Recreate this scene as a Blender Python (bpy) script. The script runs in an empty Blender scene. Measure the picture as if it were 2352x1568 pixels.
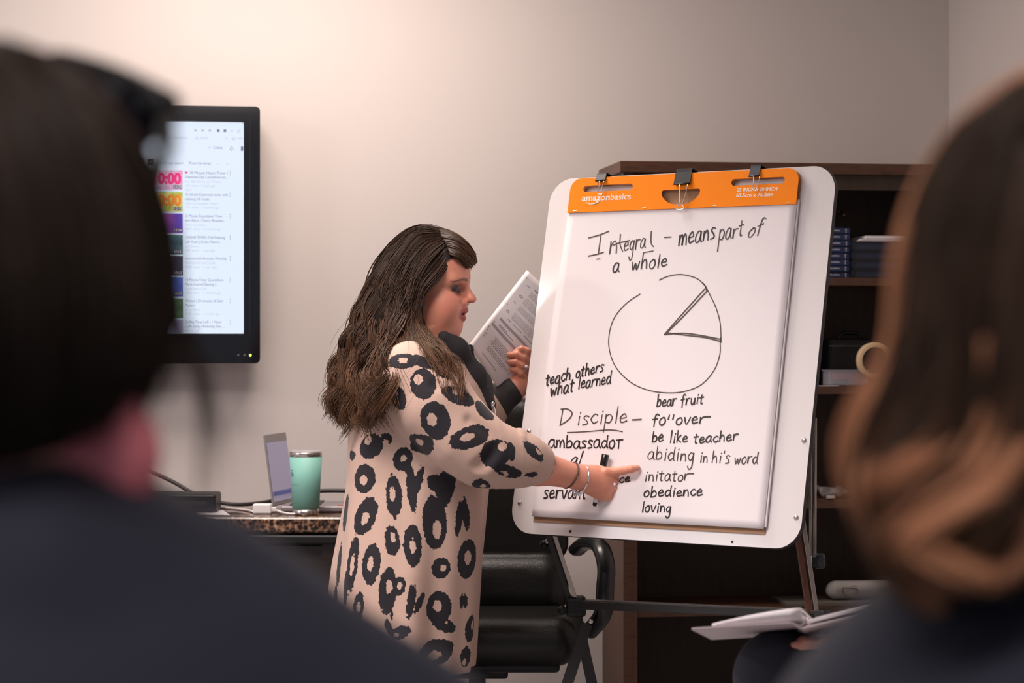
import bpy, math, random
import numpy as np
from mathutils import Vector, Matrix
random.seed(7); rng = np.random.default_rng(7)
S = bpy.context.scene
COL = S.collection

# ------------------------------------------------------------------ camera, world, lights, exposure
CX, CY, F, CH = 1176.0, 784.0, 5226.667, 1.25
cam = bpy.data.cameras.new('camera'); cam_o = bpy.data.objects.new('camera', cam); COL.objects.link(cam_o)
cam.sensor_width = 36; cam.lens = 80.0; cam.clip_start = .05; cam.clip_end = 60
cam_o.location = (0, 0, CH); cam_o.rotation_euler = (math.radians(90), 0, 0)
cam.dof.use_dof = True; cam.dof.focus_distance = 5.3; cam.dof.aperture_fstop = 5.0; cam.dof.aperture_blades = 8
S.camera = cam_o
S.view_settings.view_transform = 'Standard'; S.view_settings.look = 'None'
S.view_settings.exposure = 0.08; S.view_settings.gamma = 1.0; S.view_settings.use_curve_mapping = False
w = bpy.data.worlds.new('world'); S.world = w; w.use_nodes = True
w.node_tree.nodes['Background'].inputs[0].default_value = (.80, .84, 1.0, 1)
w.node_tree.nodes['Background'].inputs[1].default_value = .20

def area(name, loc, size, power, color, rot=(0, 0, 0), spread=180):
    l = bpy.data.lights.new(name, 'AREA'); l.shape = 'RECTANGLE'; l.size, l.size_y = size
    l.energy = power; l.color = color; l.spread = math.radians(spread)
    o = bpy.data.objects.new(name, l); o.location = loc; o.rotation_euler = rot; COL.objects.link(o); return o
# ceiling troffers of the room, an added rear fill, and the daylight from the left
area('ceiling_light_front', (-.55, 5.75, 2.66), (1.1, .55), 34, (1.0, .86, .77))
area('ceiling_light_left', (-3.5, 4.38, 2.66), (.5, .5), 44, (1.0, .87, .80))
area('ceiling_light_middle', (-.9, 4.05, 2.66), (1.2, .6), 54, (1.0, .87, .83), (0, 0, 0), 125)
area('rear_fill_light', (-.2, .2, 2.66), (1.2, .6), 24, (1.0, .88, .84))  # unseen fill lamp, added to lift the dark hair and jackets in front
area('window_light', (-4.3, 3.6, 1.7), (2.2, 1.3), 15, (.74, .88, 1.0), (0, math.radians(-90), 0))

# ------------------------------------------------------------------ helpers
def W(px, py, Y):                       # a point of the room seen at pixel (px,py), Y metres away
    return np.array([(px - CX) / F * Y, Y, CH - (py - CY) / F * Y])
def WL(pts):                            # list of (px,py,Y)
    return np.array([W(*p) for p in pts])

ORG = {}
def tag(o, label=None, cat=None, group=None, kind=None):
    if label: o['label'] = label
    if cat: o['category'] = cat
    if group: o['group'] = group
    if kind: o['kind'] = kind
    return o
def thing(name, loc, label, cat, group=None):
    o = bpy.data.objects.new(name, None); COL.objects.link(o); o.location = tuple(loc); o.empty_display_size = .1
    ORG[o.name] = np.array(loc, float)
    return tag(o, label, cat, group)

def mk(name, v, f, mat, parent=None, smooth=False, attrs=None, loc=None, mi=None):
    """one mesh object; v in room coordinates"""
    v = np.asarray(v, float).reshape(-1, 3)
    if parent is not None: org = ORG[parent.name]
    else:
        org = np.array(loc, float) if loc is not None else np.array([v[:, 0].mean(), v[:, 1].mean(), v[:, 2].min()])
    me = bpy.data.meshes.new(name)
    vv = (v - org)
    if isinstance(f, np.ndarray):
        n, k = f.shape
        me.vertices.add(len(vv)); me.vertices.foreach_set('co', vv.astype(np.float32).ravel())
        me.loops.add(n * k); me.loops.foreach_set('vertex_index', f.astype(np.int32).ravel())
        me.polygons.add(n); me.polygons.foreach_set('loop_start', (np.arange(n) * k).astype(np.int32))
        me.polygons.foreach_set('loop_total', np.full(n, k, np.int32))
        me.update(calc_edges=True); me.validate()
    else:
        me.from_pydata(vv.tolist(), [], f); me.update()
    if smooth: me.polygons.foreach_set('use_smooth', np.ones(len(me.polygons), bool))
    for a, vals in (attrs or {}).items():
        vals = np.asarray(vals, np.float32)
        if vals.ndim == 2:
            at = me.color_attributes.new(a, 'FLOAT_COLOR', 'POINT')
            at.data.foreach_set('color', np.concatenate([vals[:, :3], np.ones((len(vals), 1), np.float32)], 1).ravel())
        else:
            at = me.attributes.new(a, 'FLOAT', 'POINT'); at.data.foreach_set('value', vals)
    for m in (mat if isinstance(mat, (list, tuple)) else [mat]): me.materials.append(m)
    if mi is not None: me.polygons.foreach_set('material_index', np.asarray(mi, np.int32))
    o = bpy.data.objects.new(name, me); COL.objects.link(o)
    if parent is not None: o.parent = parent
    else: o.location = tuple(org)
    ORG[o.name] = org
    return o
def bevel(o, wd=.004, seg=2):
    m = o.modifiers.new('bevel', 'BEVEL'); m.width = wd; m.segments = seg; m.limit_method = 'ANGLE'; m.angle_limit = math.radians(40)
    return o

class G:                                 # gathers shapes into ONE mesh
    def __init__(s): s.v = []; s.f = []
    def add(s, v, f):
        b = len(s.v); s.v += [tuple(map(float, p)) for p in v]; s.f += [tuple(int(i) + b for i in q) for q in f]; return s
    def box(s, c, d, M=None):
        c = np.array(c, float); d = np.array(d, float) / 2
        P = np.array([[x, y, z] for x in (-1, 1) for y in (-1, 1) for z in (-1, 1)]) * d
        if M is not None: P = P @ np.array(M).T
        return s.add(P + c, [(0, 1, 3, 2), (4, 6, 7, 5), (0, 4, 5, 1), (2, 3, 7, 6), (0, 2, 6, 4), (1, 5, 7, 3)])
    def hexa(s, P):                      # 8 corners ordered as box
        return s.add(P, [(0, 1, 3, 2), (4, 6, 7, 5), (0, 4, 5, 1), (2, 3, 7, 6), (0, 2, 6, 4), (1, 5, 7, 3)])
    def tube(s, pts, r, n=10, closed=False, sq=None):
        P = np.array(pts, float); m = len(P); r = np.broadcast_to(np.array(r, float), (m,))
        if closed: T = np.roll(P, -1, 0) - np.roll(P, 1, 0)
        else: T = np.gradient(P, axis=0)
        T /= np.linalg.norm(T, axis=1)[:, None] + 1e-12
        a = np.array([0, 0, 1.]) if abs(T[0, 2]) < .9 else np.array([1., 0, 0])
        U_ = np.cross(T[0], a); U_ /= np.linalg.norm(U_)
        V = []
        for i in range(m):
            U_ = U_ - T[i] * (U_ @ T[i]); U_ /= np.linalg.norm(U_) + 1e-12
            B = np.cross(T[i], U_)
            for k in range(n):
                t = 2 * math.pi * k / n
                V.append(P[i] + r[i] * ((math.cos(t)) * U_ + (math.sin(t) * (sq or 1)) * B))
        Fc = []
        for i in range(m if closed else m - 1):
            j = (i + 1) % m
            for k in range(n): Fc.append((i * n + k, i * n + (k + 1) % n, j * n + (k + 1) % n, j * n + k))
        if not closed: Fc += [tuple(range(n))[::-1], tuple((m - 1) * n + k for k in range(n))]
        return s.add(V, Fc)
    def bar(s, a, b, wd, dp, up=(0, 0, 1)):      # rectangular bar from a to b
        a, b = np.array(a, float), np.array(b, float); t = (b - a) / np.linalg.norm(b - a)
        u = np.cross(t, up); u /= np.linalg.norm(u); v_ = np.cross(u, t)
        P = [p + sx * u * wd / 2 + sy * v_ * dp / 2 for p in (a, b) for sx in (-1, 1) for sy in (-1, 1)]
        return s.hexa(P)
    def lathe(s, prof, c, n=32, axis=None):
        V = []; Fc = []
        A = np.eye(3) if axis is None else axis
        for r, z in prof:
            for k in range(n):
                t = 2 * math.pi * k / n
                V.append(np.array(c) + A @ np.array([r * math.cos(t), r * math.sin(t), z]))
        for i in range(len(prof) - 1):
            for k in range(n): Fc.append((i * n + k, i * n + (k + 1) % n, (i + 1) * n + (k + 1) % n, (i + 1) * n + k))
        Fc += [tuple(range(n))[::-1], tuple((len(prof) - 1) * n + k for k in range(n))]
        return s.add(V, Fc)
    def ball(s, c, r, n=12, m=8, M=None):
        r = np.broadcast_to(np.array(r, float), (3,)); V = []; Fc = []
        for i in range(m + 1):
            a = math.pi * i / m
            for k in range(n):
                b = 2 * math.pi * k / n
                p = np.array([math.sin(a) * math.cos(b), math.sin(a) * math.sin(b), math.cos(a)]) * r
                V.append((np.array(M) @ p if M is not None else p) + np.array(c))
        for i in range(m):
            for k in range(n): Fc.append((i * n + k, (i + 1) * n + k, (i + 1) * n + (k + 1) % n, i * n + (k + 1) % n))
        return s.add(V, Fc)
    def build(s, name, mat, parent=None, smooth=False, **k): return mk(name, s.v, s.f, mat, parent, smooth, **k)

def spline(P, n=8, closed=False):
    P = np.array(P, float); m = len(P)
    if m < 3 and not closed: return np.array([P[0] + (P[-1] - P[0]) * t for t in np.linspace(0, 1, n)])
    out = []
    for i in range(m if closed else m - 1):
        g = (lambda j: P[j % m]) if closed else (lambda j: P[min(max(j, 0), m - 1)])
        p0, p1, p2, p3 = g(i - 1), g(i), g(i + 1), g(i + 2)
        for t in np.linspace(0, 1, n, endpoint=False):
            out.append(.5 * (2 * p1 + (p2 - p0) * t + (2 * p0 - 5 * p1 + 4 * p2 - p3) * t * t + (3 * p1 - p0 - 3 * p2 + p3) * t ** 3))
    if not closed: out.append(P[-1])
    return np.array(out)

# ---- signed-distance modelling: shapes are blended into one field, then skinned with surface nets
def axis_grid(lo, hi, h): return np.arange(lo, hi + h, h)
class SDF:
    def __init__(s, xs, ys, zs):
        s.a = [np.asarray(q, np.float32) for q in (xs, ys, zs)]
        s.F = np.full([len(q) for q in s.a], .5, np.float32)
    def _sl(s, lo, hi):
        sl = tuple(slice(max(0, int(np.searchsorted(q, l)) - 1), int(np.searchsorted(q, h_)) + 1) for q, l, h_ in zip(s.a, lo, hi))
        X = s.a[0][sl[0]][:, None, None]; Y = s.a[1][sl[1]][None, :, None]; Z = s.a[2][sl[2]][None, None, :]
        return sl, X, Y, Z
    def comb(s, sl, d, k, sub=False):
        if 0 in s.F[sl].shape: return
        A = s.F[sl]
        if sub: d = -d
        if k <= 0: s.F[sl] = np.maximum(A, d) if sub else np.minimum(A, d); return
        h = np.maximum(k - np.abs(A - d), 0) / k
        s.F[sl] = (np.maximum(A, d) + h * h * k / 4) if sub else (np.minimum(A, d) - h * h * k / 4)
    def cap(s, a, b, ra, rb=None, k=.01, sub=False):
        rb = ra if rb is None else rb; a = np.array(a, np.float32); b = np.array(b, np.float32); m = max(ra, rb) + k + .01
        sl, X, Y, Z = s._sl(np.minimum(a, b) - m, np.maximum(a, b) + m); e = b - a; L = float(e @ e) + 1e-12
        t = np.clip(((X - a[0]) * e[0] + (Y - a[1]) * e[1] + (Z - a[2]) * e[2]) / L, 0, 1)
        d = np.sqrt((X - a[0] - t * e[0]) ** 2 + (Y - a[1] - t * e[1]) ** 2 + (Z - a[2] - t * e[2]) ** 2) - (ra + t * (rb - ra))
        s.comb(sl, d, k, sub); return s
    def chain(s, P, r, k=.01):
        r = np.broadcast_to(np.array(r, float), (len(P),))
        for i in range(len(P) - 1): s.cap(P[i], P[i + 1], float(r[i]), float(r[i + 1]), k)
        return s
    def ell(s, c, r, M=None, k=.01, sub=False):
        c = np.array(c, np.float32); r = np.broadcast_to(np.array(r, np.float32), (3,)); m = float(r.max()) + k + .01
        sl, X, Y, Z = s._sl(c - m, c + m); p = [X - c[0], Y - c[1], Z - c[2]]
        if M is not None:
            M = np.array(M, np.float32); p = [p[0] * M[0, i] + p[1] * M[1, i] + p[2] * M[2, i] for i in range(3)]
        k0 = np.sqrt((p[0] / r[0]) ** 2 + (p[1] / r[1]) ** 2 + (p[2] / r[2]) ** 2)
        k1 = np.sqrt((p[0] / r[0] ** 2) ** 2 + (p[1] / r[1] ** 2) ** 2 + (p[2] / r[2] ** 2) ** 2) + 1e-9
        s.comb(sl, (k0 * (k0 - 1) / k1).astype(np.float32), k, sub); return s
    def rbox(s, c, hd, rr, M=None, k=.0, sub=False):
        c = np.array(c, np.float32); hd = np.array(hd, np.float32); m = float(np.linalg.norm(hd)) + k + .01
        sl, X, Y, Z = s._sl(c - m, c + m); p = [X - c[0], Y - c[1], Z - c[2]]
        if M is not None:
            M = np.array(M, np.float32); p = [p[0] * M[0, i] + p[1] * M[1, i] + p[2] * M[2, i] for i in range(3)]
        q = [np.abs(p[i]) - (hd[i] - rr) for i in range(3)]
        d = np.sqrt(sum(np.maximum(u, 0) ** 2 for u in q)) + np.minimum(np.maximum(np.maximum(q[0], q[1]), q[2]), 0) - rr
        s.comb(sl, d.astype(np.float32), k, sub); return s
    def column(s, tab, k=.01, fold=None):     # tab rows: z, cx, cy, rx, ry
        T = np.array(sorted(tab), np.float32); z0, z1 = T[0, 0], T[-1, 0]
        m = float(T[:, 3:5].max()) + k + .03
        sl, X, Y, Z = s._sl((T[:, 1].min() - m, T[:, 2].min() - m, z0 - .02), (T[:, 1].max() + m, T[:, 2].max() + m, z1 + .02))
        I = [np.interp(Z.ravel(), T[:, 0], T[:, i]).astype(np.float32)[None, None, :] for i in range(1, 5)]
        x = (X - I[0]) / I[2]; y = (Y - I[1]) / I[3]; rr = np.sqrt(x * x + y * y)
        d = (rr - 1) * np.minimum(I[2], I[3])
        if fold is not None: d = d + fold(np.arctan2(y, x), Z)
        d = np.maximum(d, np.maximum(z0 - Z, Z - z1)); s.comb(sl, d.astype(np.float32), k); return s
    def mesh(s):
        F_ = s.F; ins = F_ < 0
        nx, ny, nz = F_.shape
        cnt = np.zeros((nx - 1, ny - 1, nz - 1), np.int8)
        C8 = [(i, j, k) for i in (0, 1) for j in (0, 1) for k in (0, 1)]
        for i, j, k in C8: cnt += ins[i:nx - 1 + i, j:ny - 1 + j, k:nz - 1 + k]
        idx = np.argwhere((cnt > 0) & (cnt < 8)); n = len(idx)
        del cnt
        look = np.full((nx - 1, ny - 1, nz - 1), -1, np.int32); look[tuple(idx.T)] = np.arange(n)
        acc = np.zeros((n, 3)); num = np.zeros(n)
        for a in C8:
            for ax in range(3):
                if a[ax]: continue
                b = list(a); b[ax] = 1
                fa = F_[tuple((idx + a).T)]; fb = F_[tuple((idx + b).T)]
                x = (fa < 0) != (fb < 0); t = np.where(x, fa / np.where(x, fa - fb, 1), 0)
                p = np.array([s.a[q][idx[:, q] + a[q]] for q in range(3)]).T.astype(float)
                p[:, ax] += t * (s.a[ax][idx[:, ax] + 1] - s.a[ax][idx[:, ax]])
                acc += p * x[:, None]; num += x
        V = acc / num[:, None]; Q = []
        for ax in range(3):
            sh = [slice(None)] * 3; s1 = list(sh); s1[ax] = slice(0, -1); s2 = list(sh); s2[ax] = slice(1, None)
            A = ins[tuple(s1)]; B = ins[tuple(s2)]; e = np.argwhere(A != B); o1, o2 = [(1, 2), (2, 0), (0, 1)][ax]
            ok = (e[:, o1] > 0) & (e[:, o2] > 0) & (e[:, o1] < F_.shape[o1] - 1) & (e[:, o2] < F_.shape[o2] - 1); e = e[ok]
            q = []
            for d1, d2 in ((-1, -1), (0, -1), (0, 0), (-1, 0)):
                c = e.copy(); c[:, o1] += d1; c[:, o2] += d2; q.append(look[tuple(c.T)])
            q = np.array(q).T; flip = ~A[tuple(e.T)]; q[flip] = q[flip][:, ::-1]; Q.append(q)
        return V, np.concatenate(Q)
    def build(s, name, mat, parent=None, attr=None, **k):
        V, Q = s.mesh(); return mk(name, V, Q, mat, parent, True, attrs=attr(V) if attr else None, **k)
def grid(lo, hi, h): return SDF(*[axis_grid(a, b, h) for a, b in zip(lo, hi)])

def strands(guides, n, M=22, rad=.0011, wave=.006, freq=3., jit=.008, spread=(0, 1), tip=.35, seed=1, tmin=.75, sides=3, conv=0., lockoff=0., lw=None):
    """n wavy tubes interpolated between neighbouring guide paths -> verts, quads, shade attribute, along attribute"""
    r = np.random.default_rng(seed)
    Gd = np.array([resample(g, M) for g in guides]); K = len(Gd)
    t = r.uniform(spread[0], spread[1], n) * (K - 1); i0 = np.minimum(t.astype(int), K - 2); f = (t - i0)[:, None, None]
    P = Gd[i0] * (1 - f) + Gd[i0 + 1] * f
    s_ = np.linspace(0, 1, M)[None, :, None]
    nl = lw or max(4, n // 14); lk = np.minimum((t / (K - 1) * nl).astype(int), nl - 1)
    if conv:
        tl = (np.arange(nl) + r.uniform(.25, .75, nl)) / nl * (K - 1); il = np.minimum(tl.astype(int), K - 2); fl = (tl - il)[:, None, None]
        PC = Gd[il] * (1 - fl) + Gd[il + 1] * fl + r.normal(0, 1, (nl, 1, 3)) * lockoff * s_
        cv = conv * np.clip(s_ * 1.8 - .25, 0, 1); P = P * (1 - cv) + PC[lk] * cv
    P = P + r.normal(0, 1, (n, 1, 3)) * jit * (.35 + .65 * s_) + r.normal(0, 1, (n, 1, 3)) * jit * .9 * s_ ** 2
    L = np.clip(r.uniform(tmin, 1, n) * r.uniform(.5 + tmin / 2, 1.02, nl)[lk], .2, 1)[:, None]              # cut some of them short
    u = np.linspace(0, 1, M)[None, :] * L * (M - 1); a = np.minimum(u.astype(int), M - 2); fr = (u - a)[..., None]
    ar = np.arange(n)[:, None]; P = P[ar, a] * (1 - fr) + P[ar, a + 1] * fr
    # curls: neighbours share phase so that they gather into locks
    ph = r.uniform(0, 6.28, (nl + 1, 3))[lk]; fq = r.uniform(.7, 1.3, (nl + 1, 1))[lk] * freq
    ph = ph + r.normal(0, .16, (n, 3)); amp = (wave * r.uniform(.6, 1.4, nl)[lk] * r.uniform(.85, 1.15, n))[:, None, None] * np.clip(s_ * 1.7 - .35, 0, 1.2)
    sv = np.linspace(0, 1, M)[None, :] * L
    off = np.stack([np.sin(6.283 * fq * sv + ph[:, k:k + 1]) for k in range(3)], 2); off[..., 2] *= .35
    P = P + amp * off
    T = np.gradient(P, axis=1); T /= np.linalg.norm(T, axis=2, keepdims=True) + 1e-9
    ref = np.array([.3, 1., .2]); U_ = np.cross(T, ref); U_ /= np.linalg.norm(U_, axis=2, keepdims=True) + 1e-9; B = np.cross(T, U_)
    rr = (rad * r.uniform(.6, 1.3, n))[:, None] * (1 - (1 - tip) * np.linspace(0, 1, M)[None, :] ** 2)
    V = np.stack([P + rr[..., None] * (math.cos(2 * math.pi * k / sides) * U_ + math.sin(2 * math.pi * k / sides) * B) for k in range(sides)], 2)
    base = (np.arange(n)[:, None, None] * M + np.arange(M - 1)[None, :, None]) * sides; k = np.arange(sides)[None, None, :]; k2 = (k + 1) % sides
    Q = np.stack([base + k, base + k2, base + sides + k2, base + sides + k], 3).reshape(-1, 4)
    sh = np.repeat(r.uniform(0, 1, n) * .6 + r.uniform(0, 1, nl + 1)[lk] * .4, M * sides)
    al = np.repeat(np.broadcast_to(sv, (n, M)).ravel(), sides)
    return V.reshape(-1, 3), Q, sh, al
def resample(g, M):
    g = spline(np.array(g, float), 10); d = np.r_[0, np.cumsum(np.linalg.norm(np.diff(g, axis=0), axis=1))]; q = np.linspace(0, d[-1], M)
    return np.stack([np.interp(q, d, g[:, i]) for i in range(3)], 1)
def merge(parts):                        # (V,Q,{attr}) list -> one
    V = np.concatenate([p[0] for p in parts]); b = np.cumsum([0] + [len(p[0]) for p in parts[:-1]])
    Q = np.concatenate([p[1] + o for p, o in zip(parts, b)])
    return (V, Q) + tuple(np.concatenate([p[i] for p in parts]) for i in range(2, len(parts[0])))

def shape2d(outer, holes, t, place, name, mat, parent, loc=None):   # flat plate with holes, thickness t, place(u,v,w)->room
    cu = bpy.data.curves.new('tmp', 'CURVE'); cu.dimensions = '2D'; cu.fill_mode = 'BOTH'; cu.extrude = t / 2
    for ring in [outer] + list(holes):
        sp = cu.splines.new('POLY'); sp.points.add(len(ring) - 1); sp.use_cyclic_u = True
        for p, q in zip(sp.points, ring): p.co = (q[0], q[1], 0, 1)
    return _curve_mesh(cu, place, name, mat, parent, loc)
def _curve_mesh(cu, place, name, mat, parent, loc=None):
    o = bpy.data.objects.new('tmp', cu); COL.objects.link(o)
    dg = bpy.context.evaluated_depsgraph_get(); me = o.evaluated_get(dg).to_mesh()
    V = [place(*v.co) for v in me.vertices]; Fc = [tuple(p.vertices) for p in me.polygons]
    o.to_mesh_clear(); COL.objects.unlink(o); bpy.data.objects.remove(o); bpy.data.curves.remove(cu)
    return mk(name, V, Fc, mat, parent, loc=loc) if name else (V, Fc)
def text_geo(txt, size, place, bold=0., t=.0002, shear=0., align='LEFT', fit=None):
    cu = bpy.data.curves.new('tmp', 'FONT'); cu.body = txt; cu.size = size; cu.extrude = t / 2; cu.offset = bold; cu.shear = shear; cu.align_x = align
    V, Fc = _curve_mesh(cu, lambda x, y, z: (x, y, z), None, None, None)
    if fit and V:
        xs = [p[0] for p in V]; k = fit / (max(xs) - min(xs)); V = [(p[0] * k, p[1], p[2]) for p in V]
    return [place(*p) for p in V], Fc
def rrect(u0, v0, u1, v1, r, n=8):
    out = []
    for cx_, cy_, a0 in ((u1 - r, v1 - r, 0), (u0 + r, v1 - r, 90), (u0 + r, v0 + r, 180), (u1 - r, v0 + r, 270)):
        for k in range(n + 1):
            a = math.radians(a0 + 90 * k / n); out.append((cx_ + r * math.cos(a), cy_ + r * math.sin(a)))
    return out

# ------------------------------------------------------------------ materials
def nt(name):
    m = bpy.data.materials.new(name); m.use_nodes = True; t = m.node_tree; return m, t, t.nodes['Principled BSDF']
def pm(name, col, rough=.5, metal=0., spec=.5, bump=0., bscale=80., var=0., vscale=6., emit=None, estr=1., coat=0., alpha=1., trans=0., sheen=0.):
    m, t, b = nt(name); L = t.links
    b.inputs['Base Color'].default_value = (*col, 1); b.inputs['Roughness'].default_value = rough; b.inputs['Metallic'].default_value = metal
    b.inputs['Specular IOR Level'].default_value = spec; b.inputs['Coat Weight'].default_value = coat; b.inputs['Alpha'].default_value = alpha
    b.inputs['Transmission Weight'].default_value = trans; b.inputs['Sheen Weight'].default_value = sheen
    if emit: b.inputs['Emission Color'].default_value = (*emit, 1); b.inputs['Emission Strength'].default_value = estr
    tc = t.nodes.new('ShaderNodeTexCoord')
    if var:
        n = t.nodes.new('ShaderNodeTexNoise'); n.inputs['Scale'].default_value = vscale; n.inputs['Detail'].default_value = 5; L.new(tc.outputs['Object'], n.inputs['Vector'])
        r = t.nodes.new('ShaderNodeMapRange'); r.inputs[3].default_value = 1 - var; r.inputs[4].default_value = 1 + var; L.new(n.outputs[0], r.inputs[0])
        x = t.nodes.new('ShaderNodeVectorMath'); x.operation = 'SCALE'; x.inputs[0].default_value = col; L.new(r.outputs[0], x.inputs['Scale']); L.new(x.outputs[0], b.inputs['Base Color'])
    if bump:
        n = t.nodes.new('ShaderNodeTexNoise'); n.inputs['Scale'].default_value = bscale; n.inputs['Detail'].default_value = 4; L.new(tc.outputs['Object'], n.inputs['Vector'])
        u = t.nodes.new('ShaderNodeBump'); u.inputs['Strength'].default_value = bump; u.inputs['Distance'].default_value = .002; L.new(n.outputs[0], u.inputs['Height']); L.new(u.outputs[0], b.inputs['Normal'])
    return m
def wood(name, c1, c2, rough=.4, axis=2, scale=14.):
    m, t, b = nt(name); L = t.links; tc = t.nodes.new('ShaderNodeTexCoord'); mp = t.nodes.new('ShaderNodeMapping'); L.new(tc.outputs['Object'], mp.inputs[0])
    sc = [9, 9, 9]; sc[axis] = .6; mp.inputs['Scale'].default_value = sc
    n = t.nodes.new('ShaderNodeTexNoise'); n.inputs['Scale'].default_value = scale; n.inputs['Detail'].default_value = 6; n.inputs['Roughness'].default_value = .65; L.new(mp.outputs[0], n.inputs['Vector'])
    r = t.nodes.new('ShaderNodeValToRGB'); r.color_ramp.elements[0].position = .3; r.color_ramp.elements[1].position = .72
    r.color_ramp.elements[0].color = (*c1, 1); r.color_ramp.elements[1].color = (*c2, 1); L.new(n.outputs[0], r.inputs[0]); L.new(r.outputs[0], b.inputs['Base Color'])
    b.inputs['Roughness'].default_value = rough; return m
def attr_mat(name, attr, c_lo, c_hi, rough=.4, attr2=None, tipcol=None, spec=.5, tp=(.4, 1.)):
    m, t, b = nt(name); L = t.links
    a = t.nodes.new('ShaderNodeAttribute'); a.attribute_name = attr
    x = t.nodes.new('ShaderNodeMix'); x.data_type = 'RGBA'; x.inputs[6].default_value = (*c_lo, 1); x.inputs[7].default_value = (*c_hi, 1); L.new(a.outputs['Fac'], x.inputs[0])
    out = x.outputs[2]
    if attr2:
        a2 = t.nodes.new('ShaderNodeAttribute'); a2.attribute_name = attr2
        r = t.nodes.new('ShaderNodeMapRange'); r.inputs[1].default_value = tp[0]; r.inputs[2].default_value = tp[1]; L.new(a2.outputs['Fac'], r.inputs[0])
        mu = t.nodes.new('ShaderNodeMath'); mu.operation = 'MULTIPLY'; L.new(r.outputs[0], mu.inputs[0]); L.new(a.outputs['Fac'], mu.inputs[1])
        y = t.nodes.new('ShaderNodeMix'); y.data_type = 'RGBA'; y.inputs[7].default_value = (*tipcol, 1); L.new(out, y.inputs[6]); L.new(mu.outputs[0], y.inputs[0]); out = y.outputs[2]
    L.new(out, b.inputs['Base Color']); b.inputs['Roughness'].default_value = rough; b.inputs['Specular IOR Level'].default_value = spec; return m
def skin_mat(name, rough=.45):
    m, t, b = nt(name); L = t.links; a = t.nodes.new('ShaderNodeAttribute'); a.attribute_name = 'tint'
    tc = t.nodes.new('ShaderNodeTexCoord'); n = t.nodes.new('ShaderNodeTexNoise'); n.inputs['Scale'].default_value = 35; n.inputs['Detail'].default_value = 4; L.new(tc.outputs['Object'], n.inputs['Vector'])
    r = t.nodes.new('ShaderNodeMapRange'); r.inputs[3].default_value = .88; r.inputs[4].default_value = 1.12; L.new(n.outputs[0], r.inputs[0])
    x = t.nodes.new('ShaderNodeVectorMath'); x.operation = 'SCALE'; L.new(a.outputs['Color'], x.inputs[0]); L.new(r.outputs[0], x.inputs['Scale']); L.new(x.outputs[0], b.inputs['Base Color'])
    b.inputs['Roughness'].default_value = rough; b.inputs['Subsurface Weight'].default_value = .12; b.inputs['Subsurface Radius'].default_value = (.01, .004, .002)
    return m

M_wall = pm('painted_wall', (.66, .597, .572), .75, bump=.12, bscale=140, var=.015, vscale=2)
M_floor = pm('grey_carpet', (.30, .29, .30), .95, bump=.5, bscale=400, var=.15, vscale=60)
M_ceil = pm('ceiling_tile', (.78, .76, .74), .9, bump=.2, bscale=200)
M_trim = pm('dark_rubber_trim', (.05, .045, .045), .6)
M_black = pm('black_plastic', (.008, .008, .009), .4, spec=.35)
M_gloss = pm('gloss_black_plastic', (.006, .006, .008), .08, coat=.6)
M_matte = pm('matte_black_metal', (.018, .017, .017), .5)
M_chrome = pm('chrome', (.75, .73, .72), .18, metal=1)
M_steel = pm('brushed_steel', (.62, .58, .55), .28, metal=1, bump=.05, bscale=300)
M_white = pm('white_gloss_board', (.80, .76, .76), .12, coat=.2)
M_edge = pm('board_edge_black', (.012, .010, .014), .5)
M_paper = pm('white_paper', (.84, .79, .81), .8, bump=.03, bscale=60)
M_sheet2 = pm('paper_edge', (.82, .78, .80), .85)
M_card = pm('brown_cardboard', (.36, .205, .115), .8, bump=.1, bscale=120, var=.06)
M_orange = pm('orange_card', (1.0, .255, .0), .6, spec=.2)
M_print = pm('white_print', (.88, .80, .74), .5)
M_ink = pm('black_marker_ink', (.028, .018, .018), .45)
M_ink2 = pm('thin_marker_ink', (.075, .052, .048), .5)
M_toner = pm('grey_toner', (.30, .27, .30), .7)
M_toner2 = pm('pale_toner', (.50, .46, .49), .7)
M_leather = pm('black_leather', (.010, .009, .008), .36, spec=.35, bump=.35, bscale=260)
M_case = wood('bookcase_brown', (.055, .022, .011), (.115, .046, .023), .42, axis=0)
M_caseb = wood('bookcase_back', (.026, .013, .007), (.050, .025, .012), .6, axis=2)
M_legw = wood('easel_leg_brown', (.10, .035, .020), (.17, .062, .036), .4, axis=2)
M_alu = pm('satin_aluminium', (.46, .40, .36), .4, metal=.85)
M_desk = wood('dark_desk_wood', (.014, .008, .006), (.030, .017, .012), .35, axis=0)
M_teal = pm('mint_powder_coat', (.23, .52, .445), .55, bump=.08, bscale=500)
M_tealmark = pm('etched_mark', (.10, .30, .27), .4)
M_laptop = pm('laptop_silver', (.36, .33, .34), .4, metal=.6)
M_lapscr = pm('laptop_display', (.20, .18, .26), .3, emit=(.42, .36, .52), estr=.30)
M_lapbar = pm('laptop_taskbar', (.03, .04, .15), .3, emit=(.06, .08, .30), estr=.35)
M_key = pm('laptop_key', (.035, .035, .04), .5)
M_cable = pm('dark_cable', (.03, .025, .024), .5)
M_wcable = pm('white_cable', (.78, .74, .74), .4)
M_navy = pm('navy_jacket', (.0095, .0115, .027), .85, bump=.3, bscale=300, var=.15, vscale=10, sheen=.12)
M_denim = pm('navy_trousers', (.012, .014, .026), .85, bump=.4, bscale=300, var=.2, vscale=20)
M_chairf = pm('grey_stack_chair', (.05, .05, .055), .6)
M_bookblue = pm('blue_book_cover', (.016, .030, .10), .45)
M_bookdark = pm('black_book_cover', (.012, .012, .018), .45)
M_booknavy = pm('navy_book_cover', (.018, .024, .055), .45)
M_pages = pm('book_pages', (.55, .50, .46), .9)
M_silver = pm('silver_foil', (.45, .45, .50), .4)
M_tape = pm('masking_tape', (.62, .45, .27), .6)
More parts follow.
